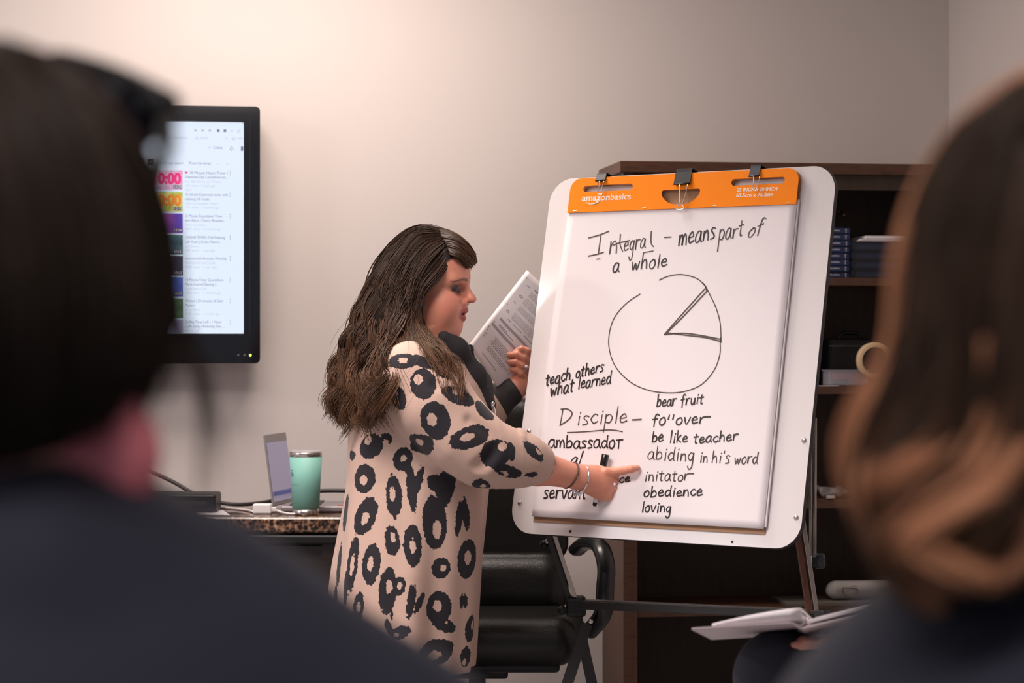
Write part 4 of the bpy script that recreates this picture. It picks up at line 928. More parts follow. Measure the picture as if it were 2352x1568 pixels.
def head_shape(body, H, HM):
    body.ell(H(-.008, .040), (.100, .093, .076), HM, .0)
    body.ell(H(.040, -.030), (.060, .082, .060), HM, .03)
    body.ell(H(.032, -.063), (.058, .053, .056), HM, .03)
    body.ell(H(.0775, -.0825), (.0225, .0215, .027), HM, .022)
    body.ell(H(.045, -.100), (.040, .026, .036), HM, .03)
    body.ell(H(.050, .056), (.046, .044, .050), HM, .03)
    for sg in (1, -1):
        body.ell(H(.062, -.034, sg * .036), (.034, .038, .029), HM, .02)
        body.ell(H(.030, -.070, sg * .042), (.040, .032, .018), HM, .02)
        body.cap(H(.090, .034, sg * .010), H(.076, .032, sg * .044), .0085, .009, .016)
        body.ell(H(.098, .010, sg * .032), (.016, .013, .019), HM, .014, True)
        body.ell(H(.0775, .0105, sg * .0320), (.0135, .0135, .0150), HM, .003)                    # lowered lid over the eye
        body.cap(H(.0920, .0035, sg * .023), H(.0855, .0050, sg * .045), .0022, .0018, .003)      # lash line
        body.ell(H(.0985, -.020, sg * .0125), (.011, .0085, .0075), HM, .007)                   # nostril wing
        body.ell(H(.105, -.026, sg * .0075), (.004, .003, .0028), HM, .002, True)
        body.ell(H(-.002, .004, sg * .072), (.012, .030, .010), HM, .006); body.ell(H(-.002, .008, sg * .080), (.007, .018, .006), HM, .006, True)
        body.ell(H(.002, -.022, sg * .072), (.008, .010, .006), HM, .005)
    body.cap(H(.0895, .026), H(.112, -.003), .0080, .0090, .012)
    body.ell(H(.1165, -.0085), (.0115, .0100, .0110), HM, .007)
    body.cap(H(.098, -.027), H(.099, -.038), .009, .008, .012)
    for sg in (1, -1):
        body.cap(H(.1055, -.0375), H(.090, -.0445, sg * .022), .0058, .003, .006)
        body.cap(H(.1020, -.0570), H(.089, -.050, sg * .020), .0070, .003, .006)
        body.cap(H(.115, -.0468), H(.094, -.0468, sg * .014), .0034, .0016, .003, True)
def head_frame(O, f, u):
    f, u = np.array(f, float), np.array(u, float); M = np.array([f, u, np.cross(f, u)]).T
    return (lambda a, b, c=0.: O + M @ np.array([a, b, c])), M
# ------------------------------------------------------------------ the woman at the flip chart
wm = thing('person', (W(930, 1500, 5.42)[0], 5.42, 0), 'standing woman in leopard print tunic pointing at the flip chart with papers in hand', 'person')
YH = 5.42
SKIN = np.array([.73, .305, .205])
# head frame: f forward, u up, r towards the camera (her right)
pt, yw = math.radians(-9), math.radians(-13)
f0 = np.array([math.cos(pt), 0, math.sin(pt)]); u0_ = np.array([-math.sin(pt), 0, math.cos(pt)])
Rz = np.array([[math.cos(yw), -math.sin(yw), 0], [math.sin(yw), math.cos(yw), 0], [0, 0, 1]])
HF, HU = Rz @ f0, Rz @ u0_; HR = np.cross(HF, HU); HM = np.array([HF, HU, HR]).T          # columns
HO = W(977, 661, YH)
def H(f, u, r=0.): return HO + HM @ np.array([f, u, r])
h_ = .0026
zs = np.concatenate([np.arange(-.02, .82, .006), np.arange(.82, 1.56, h_)])
xs = np.concatenate([np.arange(-.46, -.27, .004), np.arange(-.27, .32, h_)])
ys = np.concatenate([np.arange(5.0, 5.70 + .09, h_)])
body = SDF(xs, ys, zs)
head_shape(body, H, HM)
# neck, trunk
nb = W(962, 812, YH)
body.cap(H(-.012, -.045), nb, .060, .066, .03); body.cap(H(.03, -.085), nb + [.02, 0, -.02], .035, .05, .04)
TT = [(770, 930, 1010, .07), (800, 890, 1045, .13), (835, 852, 1085, .185), (880, 822, 1112, .205), (950, 803, 1138, .208), (1020, 800, 1138, .205), (1100, 794, 1128, .205), (1200, 778, 1118, .212), (1300, 765, 1106, .222), (1400, 757, 1097, .222), (1532, 755, 1086, .215)]
sY = YH / F
def tabl(TT, dr=0., z_hi=None):
    out = []
    for py, l, r_, ry in TT:
        a, b = W(l, py, YH), W(r_, py, YH); out.append((a[2], (a[0] + b[0]) / 2, YH, (b[0] - a[0]) / 2 - dr, ry - dr))
    return out
body.column(tabl(TT, .016), .03)
hipz = .56
for sg in (1, -1):
    hx = W(925, 1400, YH)[0]; y = YH + sg * .10
    body.chain([(hx, y, hipz + .1), (hx + .01, y, .45), (hx - .01, y + sg * .01, .25), (hx - .02, y + sg * .01, .09)], [.095, .062, .052, .036], .03)
    body.chain([(hx - .02, y + sg * .01, .06), (hx + .05, y + sg * .02, .045), (hx + .13, y + sg * .03, .028)], [.036, .034, .024], .02)
# right arm (nearer the camera), pointing
SR, ER, WR = W(938, 868, 5.225), W(1128, 1046, 5.215), W(1336, 1098, 5.345)
body.chain([SR, ER], [.062, .047], .03); body.chain([ER, (ER + WR) / 2, WR], [.047, .041, .0265], .015)
PY = 5.362                                                   # depth of the back of the fist
body.ell(W(1366, 1103, PY), (.040, .017, .036), np.array([[.98, 0, .18], [0, 1, 0], [-.18, 0, .98]]), .02)
body.cap(WR, W(1372, 1106, PY), .0265, .024, .02)
body.ell(W(1384, 1122, PY + .004), (.026, .017, .028), None, .015)
tipi = PU(1464, 1074, .0085); tipi = B(tipi[0], tipi[1], .0085)
body.chain([W(1392, 1084, PY - .006), W(1408, 1083, PY - .005), W(1432, 1080, (PY + tipi[1]) / 2 - .004), W(1450, 1077, tipi[1] - .004), tipi], [.0125, .0108, .0095, .0086, .0072], .005)
def finger(P, r, k=.004): body.chain(WL(P), r, k)
finger([(1396, 1098, PY - .002), (1412, 1103, PY + .008), (1409, 1109, PY + .024), (1388, 1110, PY + .030)], [.0118, .0104, .0092, .008])
finger([(1394, 1116, PY - .002), (1409, 1122, PY + .008), (1404, 1127, PY + .024), (1383, 1126, PY + .029)], [.0115, .0102, .009, .008])
finger([(1386, 1133, PY + .000), (1398, 1140, PY + .008), (1394, 1144, PY + .022), (1374, 1142, PY + .027)], [.0108, .0096, .0085, .0075])
finger([(1352, 1092, PY + .010), (1370, 1084, PY + .024), (1388, 1085, PY + .030), (1404, 1092, PY + .028)], [.0140, .0118, .0104, .0085])
# left arm (beyond), holding the papers
LYD = 5.680
SL, EL, WL_ = W(965, 868, 5.60), W(1086, 958, 5.66), W(1183, 892, LYD)
body.chain([SL, EL], [.062, .047], .03); body.chain([EL, (EL + WL_) / 2, WL_], [.047, .040, .026], .015)
body.ell(W(1216, 860, LYD + .010), (.023, .013, .034), np.array([[.90, 0, .43], [0, 1, 0], [-.43, 0, .90]]), .012)
body.cap(WL_, W(1206, 872, LYD + .006), .0255, .021, .02)
lf = LYD - .014
finger([(1228, 828, LYD + .004), (1211, 806, lf - .003), (1198, 801, lf - .006), (1184, 807, lf)], [.0108, .0092, .0084, .0066], .002)
finger([(1226, 843, LYD + .002), (1204, 821, lf - .007), (1187, 813, lf - .008), (1168, 815, lf)], [.0108, .0092, .0084, .0066], .002)
finger([(1221, 860, LYD + .002), (1200, 839, lf - .009), (1185, 831, lf - .009), (1169, 831, lf - .001)], [.0106, .0090, .0082, .0064], .002)
finger([(1213, 875, LYD + .002), (1197, 857, lf - .008), (1187, 849, lf - .008), (1175, 848, lf - .001)], [.0096, .0082, .0074, .0058], .002)
finger([(1200, 868, LYD + .014), (1192, 845, LYD + .026), (1182, 828, LYD + .020)], [.013, .0108, .0085])
def tint(V, HO=HO, HM=HM, SKIN=SKIN):
    L = (V - HO) @ HM; n = len(V); c = np.tile(SKIN, (n, 1)).astype(float); f, u, r_ = L[:, 0], L[:, 1], np.abs(L[:, 2])
    hd = (u > -.14) & (np.abs(L[:, 0]) < .14) & (r_ < .1)
    def mix(m, col): m = (np.clip(m, 0, 1) * hd)[:, None]; c[:] = c * (1 - m) + np.array(col) * m
    g_ = lambda df, du, dr, sf, su, sr: np.exp(-((f - df) / sf) ** 2 - ((u - du) / su) ** 2 - ((r_ - dr) / sr) ** 2)
    mix(.55 * g_(.068, -.032, .045, .04, .03, .03), (.62, .19, .135))               # cheek colour
    mix(.35 * g_(.12, -.015, 0, .016, .016, .016), (.62, .20, .15))
    e = np.sqrt(((u - .0110) / .0120) ** 2 + ((r_ - .035) / .0205) ** 2)
    mix(.80 * np.clip(1.35 - e, 0, 1) * 1.6 * (f > .05), (.055, .030, .030))            # eye shadow
    e = np.abs(u - (.0040 + .12 * np.maximum(r_ - .03, 0))) / .0028
    mix((e < 1) * (r_ > .019) * (r_ < .050) * (f > .055) * 1., (.012, .008, .008))       # lash line
    bu = .0345 - 5.0 * (r_ - .026) ** 2 - .22 * np.maximum(r_ - .030, 0); e = np.abs(u - bu) / np.maximum(.0034 - .06 * np.maximum(r_ - .032, 0), .0012)
    mix(.85 * np.clip(1.6 - e, 0, 1) * (r_ > .012) * (r_ < .056) * (f > .05), (.10, .045, .030))
    lipu = np.abs(u + .0472); mix(np.clip(1.5 - np.sqrt((lipu / .0120) ** 2 + (r_ / .023) ** 2), 0, 1) * 2.2 * (f > .088), (.46, .105, .095))
    mix(1. * (lipu < .0026) * (r_ < .015) * (f > .085) * (f < .104), (.06, .012, .012))
    mix(np.clip((.002 + .90 * u - f) / .008, 0, 1) * (u > -.02), (.018, .010, .007))      # scalp under the hair
    for P, rad_ in ((tipi, .011),):
        m = np.clip(1.4 - np.linalg.norm(V - (P + np.array([-.002, -.006, .002])), axis=1) / .008, 0, 1)[:, None] * .5; c[:] = c * (1 - m) + np.array([.72, .40, .34]) * m
    return {'tint': c}
body.build('body', M_skin, wm, tint)
def eyeb(sg): return G().ball(H(.0770, .0050, sg * .0320), .0115, 16, 12)
for sg in (1, -1): eyeb(sg).build('eye', M_eye, wm, True)

# tunic ------------------------------------------------------------
cl = SDF(np.arange(-.47, .14, .0034), np.arange(5.10, 5.76, .0034), np.arange(.455, 1.27, .0034))
def folds(th, Z):
    lo = np.clip((1.02 - Z) / .5, 0, 1)
    return (.0075 * lo * np.sin(th * 7 + 1.2 + Z * 2) + .005 * lo * np.sin(th * 13 + Z * 5 + .6) + .0035 * np.sin(th * 4 + Z * 9)).astype(np.float32)
cl.column(tabl(TT), .02, folds)
sh = WL([(948, 868, 5.222), (1000, 930, 5.200), (1060, 1000, 5.195), (1112, 1040, 5.200), (1165, 1052, 5.225), (1200, 1056, 5.245), (1228, 1062, 5.270)])
cl.chain(sh, [.0805, .083, .078, .0725, .0600, .0525, .0480], .035)
for q, r_ in (((1176, 1046, 5.23), .057), ((1158, 1054, 5.225), .059), ((1143, 1050, 5.215), .063)):                 # rucked rings at the elbow
    c = W(*q); ax = np.array([.88, .28, -.35]); ax /= np.linalg.norm(ax); e1 = np.cross(ax, [0, 0, 1]); e1 /= np.linalg.norm(e1); e2 = np.cross(ax, e1)
    ring = [c + r_ * .975 * (math.cos(t) * e1 + math.sin(t) * e2) + ax * .006 * math.sin(t * 2) for t in np.linspace(0, 2 * math.pi, 17)]
    cl.chain(ring, .0080, .010)
for P in (((1080, 965), (1140, 1000)), ((1050, 900), (1120, 950)), ((1000, 880), (1075, 905)), ((930, 985), (1020, 1070)), ((1110, 1078), (1140, 1030)), ((1095, 1072), (1150, 1020))):
    a, b = W(*P[0], 5.119), W(*P[1], 5.122); cl.cap(a, b, .005, .004, .022, True)
c0, c1 = W(1214, 1060, 5.256), W(1229, 1063, 5.271); cl.chain([c0, c1], [.0515, .0500], .004)
cl.cap(W(1234, 1063, 5.276), W(1262, 1069, 5.305), .0445, .0425, .0, True)                  # cuff opening
slL_ = [SL, (SL + EL) / 2 + [0, .005, 0], EL, EL * .72 + WL_ * .28]
cl.chain(slL_, [.082, .076, .066, .056], .035)
cl.cap(W(955, 822, 5.38), W(948, 868, 5.222), .062, .078, .03)
# neck opening: scooped away at the front
cl.cap(W(1025, 765, YH - .02), W(985, 762, YH), .066, .062, .015, True)
V, Q = cl.mesh()
Z7 = 1087 / 560
SP = [(428, 125, 110, 72, 0, 432, 122, .36), (540, 132, 100, 52, -28, 0, 0, 0), (522, 225, 100, 135, 12, 500, 205, .36), (405, 300, 62, 110, 25, 398, 275, .30), (690, 285, 125, 78, -20, 690, 266, .34), (577, 405, 118, 162, 12, 563, 402, .36),
      (745, 468, 165, 92, 18, 735, 465, .36), (852, 535, 125, 110, 35, 880, 500, .34), (927, 530, 38, 78, 0, 0, 0, 0), (1033, 532, 88, 58, -40, 1052, 535, .32), (912, 630, 120, 52, -18, 905, 640, .3), (1022, 645, 46, 26, 0, 0, 0, 0), (628, 180, 60, 50, -30, 640, 165, .2), (812, 350, 42, 100, 15, 0, 0, 0),
      (282, 515, 100, 100, 20, 270, 490, .34), (356, 482, 50, 40, -20, 352, 495, .4), (430, 567, 78, 100, -20, 432, 563, .34), (507, 515, 78, 105, 10, 512, 500, .34), (255, 655, 92, 118, 8, 253, 662, .36), (200, 555, 30, 40, 0, 0, 0, 0),
      (387, 735, 64, 178, 5, 380, 725, .36), (470, 690, 40, 205, 6, 0, 0, 0), (520, 660, 28, 130, -12, 0, 0, 0), (260, 822, 85, 168, -22, 260, 832, .36), (172, 812, 28, 160, 0, 0, 0, 0), (640, 690, 70, 190, -10, 0, 0, 0), (600, 690, 90, 70, -35, 0, 0, 0), (588, 855, 92, 225, 4, 600, 885, .36),
      (696, 840, 26, 150, -6, 0, 0, 0), (728, 820, 28, 140, 14, 0, 0, 0), (787, 702, 50, 112, -10, 793, 702, .36), (380, 930, 60, 128, 8, 384, 915, .36), (478, 952, 74, 175, 2, 478, 957, .36), (201, 1035, 44, 232, -4, 203, 1035, .36), (142, 1040, 18, 180, 0, 0, 0, 0), (287, 1033, 70, 172, -4, 283, 1030, .36),
      (735, 1020, 75, 166, 0, 737, 1015, .36), (617, 1062, 75, 88, -20, 627, 1062, .34), (362, 1147, 72, 190, -4, 370, 1130, .36), (412, 1136, 52, 78, -10, 414, 1134, .4), (484, 1200, 34, 150, -8, 0, 0, 0), (522, 1205, 24, 95, -32, 0, 0, 0), (606, 1240, 104, 142, 4, 600, 1232, .36), (633, 1312, 105, 56, -22, 625, 1292, .42),
      (708, 1212, 16, 66, -8, 0, 0, 0), (726, 1206, 18, 60, 10, 0, 0, 0), (716, 1186, 26, 18, 0, 0, 0, 0), (231, 1222, 45, 120, -6, 231, 1225, .36), (748, 1330, 36, 112, 0, 755, 1315, .34), (573, 1438, 146, 112, 12, 580, 1448, .36), (727, 1455, 42, 84, 6, 723, 1480, .34), (420, 1350, 84, 52, 20, 400, 1362, .34),
      (125, 1185, 18, 100, 0, 0, 0, 0), (170, 1150, 18, 150, 0, 0, 0, 0), (378, 1258, 10, 40, 0, 0, 0, 0), (362, 1320, 26, 70, 15, 0, 0, 0), (330, 1420, 50, 120, 5, 330, 1425, .36), (250, 1390, 60, 120, -5, 250, 1390, .36), (190, 1330, 40, 130, 0, 190, 1330, .36), (440, 1470, 60, 90, 10, 440, 1470, .36)]
# vertex normals of the cloth
nrmv = np.zeros_like(V); fa = np.cross(V[Q[:, 1]] - V[Q[:, 0]], V[Q[:, 2]] - V[Q[:, 0]])
for k in range(4): np.add.at(nrmv, Q[:, k], fa)
nrmv /= np.linalg.norm(nrmv, axis=1)[:, None] + 1e-12
ppx = CX + F * V[:, 0] / V[:, 1]; ppy = CY - F * (V[:, 2] - CH) / V[:, 1]
sd = np.full(len(V), .02)
def add_spot(P, N, wd, hd, ang, hole, hs):
    t2 = np.array([0, 0, 1.]) - N * N[2]; t2 /= np.linalg.norm(t2) + 1e-9; t1 = np.cross(t2, N)
    R_ = max(wd, hd) * .62 + .012; d = V - P; m = np.where((np.einsum('ij,ij->i', d, d) < R_ * R_ * 1.4) & (np.abs(d @ N) < .05) & (nrmv @ N > .0))[0]
    if not len(m): return
    a = d[m] @ t1; b = d[m] @ t2; ca, sa = math.cos(math.radians(ang)), math.sin(math.radians(ang)); x, y = ca * a + sa * b, -sa * a + ca * b
    q = np.sqrt((x / (wd / 2)) ** 2 + (y / (hd / 2)) ** 2); o = (q - 1) * min(wd, hd) / 2
    if hole is not None:
        q2 = np.sqrt(((x - hole[0]) / (wd * hs / 2)) ** 2 + ((y - hole[1]) / (hd * hs / 2)) ** 2); o = np.maximum(o, -(q2 - 1) * min(wd, hd) * hs / 2)
    sd[m] = np.minimum(sd[m], o)
front = np.where(nrmv[:, 1] < .1)[0]
for zx, zy, wz, hz, ang, hx_, hy_, hs in SP:
    px_, py_ = 700 + zx / Z7, 760 + zy / Z7
    dd = (ppx[front] - px_) ** 2 + (ppy[front] - py_) ** 2; c = front[dd < 36]
    if not len(c): c = front[[np.argmin(dd)]]
    i = c[np.argmin(V[c, 1])]; P, N = V[i], nrmv[i].copy(); N[2] *= .5; N /= np.linalg.norm(N); k = V[i, 1] / F / Z7
    fx = max(.38, abs(N[1]))
    hole = None if hs == 0 else ((hx_ - zx) * k / fx, -(hy_ - zy) * k)
    if hole is not None:
        a_ = math.radians(ang); hole = (math.cos(a_) * hole[0] + math.sin(a_) * hole[1], -math.sin(a_) * hole[0] + math.cos(a_) * hole[1])
    add_spot(P, N, wz * 1.13 * k / fx, hz * 1.08 * k, ang, hole, hs - .02)
rs = np.random.default_rng(5); done = []                      # the rest of the print, round the far side
cand = np.where((nrmv[:, 1] > .25))[0]
for i in rs.permutation(cand)[:4000]:
    if all(np.linalg.norm(V[i] - q) > .105 for q in done):
        done.append(V[i]); wd = rs.uniform(.035, .06); add_spot(V[i], nrmv[i], wd, wd * rs.uniform(1.2, 2.2), rs.uniform(-20, 20), (0, 0), .4)
tu = mk('tunic', V, Q, M_leopard, wm, True, attrs={'spot': sd}); tu['label'] = 'pale pink tunic with black leopard spots'
# charcoal top showing at the front opening, lanyard clip, microphone
ud = SDF(np.arange(-.26, .16, .004), np.arange(5.22, 5.70, .004), np.arange(.98, 1.32, .004))
ud.chain(WL([(1020, 775, YH - .10), (1050, 800, YH - .085), (1092, 860, YH - .06), (1126, 930, YH - .05)]), [.016, .020, .020, .014], .03)
ud.chain(WL([(1010, 785, YH + .05), (1050, 815, YH + .06), (1092, 865, YH + .05), (1122, 930, YH + .03)]), [.018, .022, .022, .016], .03)
ud.chain(WL([(1012, 800, YH - .03), (1052, 835, YH - .02), (1092, 885, YH), (1118, 940, YH)]), [.032, .036, .034, .02], .03)
ud.build('undershirt', M_undershirt, wm)
lg = grid((W(925, 1400, YH)[0] - .13, YH - .24, .05), (W(925, 1400, YH)[0] + .13, YH + .24, .62), .008)
for sg in (1, -1):
    y = YH + sg * .10; lg.chain([(hx, y, .56), (hx + .01, y, .45), (hx - .01, y + sg * .01, .25), (hx - .02, y + sg * .01, .10)], [.093, .070, .059, .043], .02)
lg.build('leggings', M_legging, wm)
for sg in (1, -1):
    s3 = grid((hx - .1, YH + sg * .12 - .08, -.01), (hx + .2, YH + sg * .12 + .08, .12), .005); y = YH + sg * .10
    s3.chain([(hx - .02, y + sg * .01, .055), (hx + .05, y + sg * .02, .045), (hx + .13, y + sg * .03, .033)], [.046, .042, .032], .02); s3.F = np.maximum(s3.F, -s3.a[2][None, None, :]); s3.build('shoe', M_shoe, wm)
g = G(); g.tube(spline(WL([(1120, 885, 5.30), (1127, 912, 5.30), (1131, 935, 5.30)]), 5), .003, 6); g.build('lanyard', M_undershirt, wm, True)
g = G(); g.tube(spline(WL([(1131, 930, 5.295), (1135, 943, 5.295), (1134, 958, 5.295)]), 5), .0035, 8); g.ball(W(1132, 926, 5.295), .0045); g.build('lanyard_clip', M_chrome, wm, True)
G().tube(spline(WL([(1079, 799, 5.36), (1082, 806, 5.355), (1086, 822, 5.352), (1088, 838, 5.352)]), 5), [.0078] * 6 + [.0055] * 10, 12).ball(W(1080, 799, 5.36), .0085).build('clip_microphone', M_black, wm, True)
# jewellery
def ring3(c, ax, r1, rr, name, mat, n=28, ell_=1.):
    ax = np.array(ax, float); ax /= np.linalg.norm(ax); e1 = np.cross(ax, [0, 1, 0]); e1 /= np.linalg.norm(e1); e2 = np.cross(ax, e1)
    return G().tube([c + r1 * (math.cos(t) * e1 + ell_ * math.sin(t) * e2) for t in np.linspace(0, 2 * math.pi, n, endpoint=False)], rr, 8, True).build(name, mat, wm, True)
ax = WR - ER
def onarm(px): t = (px - 1128) / (1336 - 1128); return ER + (WR - ER) * t
ring3(onarm(1309), ax + np.array([.03, 0, -.06]), .0320, .0022, 'dark_bracelet', pm('brown_cord', (.09, .045, .035), .6))
ring3(onarm(1334) + [0, 0, -.002], ax, .0325, .0021, 'bangle', M_chrome)
for k, (a, b) in enumerate(((1318, 1126), (1325, 1130), (1331, 1136), (1328, 1124), (1336, 1130), (1322, 1136))):
    G().ball(W(a, b, 5.325 + .004 * (k % 2)), (.0045, .003, .0045), 8, 6).build('bracelet_charm', M_chrome if k % 2 else M_gem, wm, True)
c = W(1407, 1117, PY + .008); ring3(c, np.array([.8, -.2, -.35]), .0112, .0020, 'gold_ring', M_gold); G().ball(W(1411, 1112, PY - .003), .0042, 10, 8).build('ring_stone', M_gem, wm, True)
c = W(1208, 846, lf - .004); ring3(c, np.array([-.6, -.15, .65]), .0106, .0016, 'wedding_ring', M_chrome); G().ball(W(1209, 842, lf - .0165), .0042, 10, 8).build('ring_stone', M_gem, wm, True)
s3 = grid(np.minimum(WL_, EL) - .09, np.maximum(WL_, EL) + .09, .004); s3.chain([WL_ * .86 + EL * .14, WL_ * .5 + EL * .5, EL], [.034, .046, .056], .01); s3.cap(WL_ * .86 + EL * .14, WL_ * .83 + EL * .17, .036, .036, .004)
o = s3.build('sleeve', pm('charcoal_sleeve', (.03, .027, .028), .85, bump=.3, bscale=250), wm); o['label'] = 'charcoal left sleeve'

# hair -------------------------------------------------------------
hb0 = grid(HO - [.32, .30, .42], HO + [.22, .30, .25], .005)
hb0.ell(H(-.014, .046), (.108, .101, .086), HM, 0.)
hb0.cap(H(.045, .118, -.02), H(.088, .083, -.03), .026, .016, .02)
hb0.cap(H(.02, .108, .035), H(.052, .062, .060), .024, .014, .02)
hb0.chain(WL([(960, 590, YH - .04), (915, 640, YH - .06), (885, 720, YH - .085), (860, 800, YH - .11), (835, 890, YH - .12), (820, 950, YH - .10)]), [.055, .062, .060, .056, .050, .022], .04)
hb0.chain(WL([(940, 590, YH + .04), (890, 660, YH + .05), (860, 750, YH + .07), (830, 850, YH + .06), (810, 930, YH + .05)]), [.055, .06, .062, .058, .03], .04)
hb0.chain(WL([(920, 620, YH), (880, 700, YH - .02), (845, 800, YH - .03), (815, 900, YH - .04)]), [.05, .055, .06, .045], .04)
hb0.chain(WL([(962, 680, YH - .074), (962, 740, YH - .080), (980, 785, YH - .085), (1000, 830, YH - .115)]), [.016, .020, .020, .008], .02)
hb0.ell(H(.105, .005, .015), (.062, .078, .075), HM, .012, True)                                # keep the face clear
hb0.ell(H(.045, -.045, .075), (.052, .055, .035), HM, .010, True)
hb0.F += .020
hb0.build('hair_underlayer', M_hairbase, wm)
g1 = WL([(1006, 533, YH - .015), (960, 527, YH - .01), (905, 568, YH), (860, 640, YH), (828, 720, YH), (800, 800, YH - .01), (778, 880, YH - .02), (764, 955, YH - .03)])
g1b = WL([(1007, 536, YH - .025), (958, 534, YH - .046), (907, 585, YH - .076), (866, 662, YH - .092), (837, 746, YH - .102), (809, 836, YH - .105), (787, 925, YH - .105), (778, 975, YH - .095)])
g2 = WL([(1008, 540, YH - .030), (958, 545, YH - .066), (912, 610, YH - .096), (878, 690, YH - .112), (850, 780, YH - .12), (822, 870, YH - .13), (800, 985, YH - .12)])
g3 = WL([(1016, 549, YH - .038), (975, 570, YH - .078), (935, 630, YH - .105), (905, 710, YH - .125), (890, 790, YH - .17), (866, 880, YH - .22), (848, 990, YH - .21)])
g4 = WL([(1024, 562, YH - .044), (988, 598, YH - .090), (952, 655, YH - .108), (930, 720, YH - .135), (913, 790, YH - .20), (897, 870, YH - .275), (880, 965, YH - .255)])
g5 = WL([(1032, 578, YH - .050), (1000, 622, YH - .090), (964, 668, YH - .106), (952, 725, YH - .118), (958, 766, YH - .185), (982, 800, YH - .255), (1006, 845, YH - .275), (1018, 890, YH - .295), (1026, 925, YH - .29)])
g6 = WL([(1036, 588, YH - .052), (1008, 636, YH - .090), (970, 680, YH - .102), (962, 735, YH - .112), (985, 772, YH - .150), (1024, 808, YH - .205), (1052, 850, YH - .250), (1066, 900, YH - .280), (1090, 925, YH - .265)])
b1 = WL([(1004, 530, YH), (955, 524, YH + .03), (900, 570, YH + .06), (858, 650, YH + .08), (828, 740, YH + .09), (805, 830, YH + .09), (790, 940, YH + .09)])
b2 = WL([(1010, 534, YH + .01), (965, 545, YH + .07), (925, 620, YH + .10), (900, 700, YH + .115), (880, 790, YH + .13), (860, 900, YH + .15), (850, 970, YH + .15)])
b3 = WL([(1040, 560, YH + .04), (1010, 590, YH + .085), (975, 650, YH + .10), (955, 720, YH + .11), (960, 790, YH + .14), (990, 850, YH + .16), (1010, 900, YH + .17)])
parts = [strands([g1, g1b, g2, g3, g4], 4800, 44, .0012, .0165, 3.2, .0050, seed=1, tmin=.86, lw=48, conv=.72, lockoff=.012), strands([g5, g6], 700, 34, .0011, .0085, 2.6, .0042, seed=3, tmin=.70, lw=9, conv=.6, lockoff=.006), strands([g4, g5], 34, 34, .0008, .010, 2.4, .006, seed=2, tmin=.72, lw=12),
         strands([g1, b1, b2, b3], 1300, 26, .0020, .011, 2.8, .008, seed=4, tmin=.8, lw=34, conv=.65, lockoff=.01),
         strands([g1, g1b, g2, g3, g4, g5, g6], 3800, 14, .0011, .0, 1, .0025, seed=9, tmin=.40, tip=.8),
         strands([g1, g2], 60, 30, .0007, .014, 2.2, .020, seed=6, tmin=.7, lw=40)]
# swept front: from the parting forwards over the far side of the brow
q1 = WL([(1004, 530, YH - .012), (1032, 533, YH - .004), (1062, 550, YH - .004), (1083, 577, YH - .002), (1089, 601, YH + .02)])
q2 = WL([(1018, 545, YH - .040), (1042, 550, YH - .052), (1065, 567, YH - .050), (1081, 588, YH - .032), (1086, 606, YH + .0)])
q3 = WL([(1030, 568, YH - .062), (1045, 572, YH - .070), (1061, 583, YH - .066), (1073, 597, YH - .050), (1081, 609, YH - .02)])
q4 = WL([(1034, 584, YH - .074), (1044, 588, YH - .079), (1056, 594, YH - .076), (1066, 603, YH - .064), (1075, 613, YH - .042)])
q0 = WL([(985, 524, YH + .01), (1015, 527, YH + .035), (1045, 545, YH + .05), (1066, 570, YH + .06), (1074, 600, YH + .065)])
parts.append(strands([q0, q1, q2, q3, q4], 2300, 14, .0012, .0015, 1.2, .0026, seed=5, tmin=.85, tip=.6))
V, Q, shd, alo = merge(parts)
mk('hair', V, Q, M_hair, wm, True, attrs={'shade': shd, 'along': alo})
V, Q, shd, alo = strands([g3, g4, g5], 26, 30, .0006, .016, 2.0, .016, seed=8, tmin=.8); mk('stray_hair', V, Q, M_hair, wm, True, attrs={'shade': shd, 'along': alo})

# marker in the pointing hand
a, b = W(1391, 1043, PY + .016), W(1365, 1162, PY + .016); d = (b - a) / np.linalg.norm(b - a); e1 = np.cross(d, [0, 1, 0]); e1 /= np.linalg.norm(e1); AX = np.array([e1, np.cross(d, e1), d]).T; Lm = np.linalg.norm(b - a)
mr = thing('marker_pen', b, 'white marker with black cap held in the pointing hand', 'marker')
G().lathe([(.0078, 0), (.0092, .001), (.0086, .026), (.0082, .0275)], a, 20, AX).build('cap', pm('marker_cap', (.01, .01, .01), .25), mr, True)
G().lathe([(.0078, .027), (.0078, Lm - .022), (.0062, Lm - .017), (.0052, Lm - .009)], a, 20, AX).build('barrel', M_wcable, mr, True)
G().lathe([(.0052, Lm - .0095), (.0050, Lm - .003), (.003, Lm)], a, 16, AX).build('nib', M_black, mr, True)

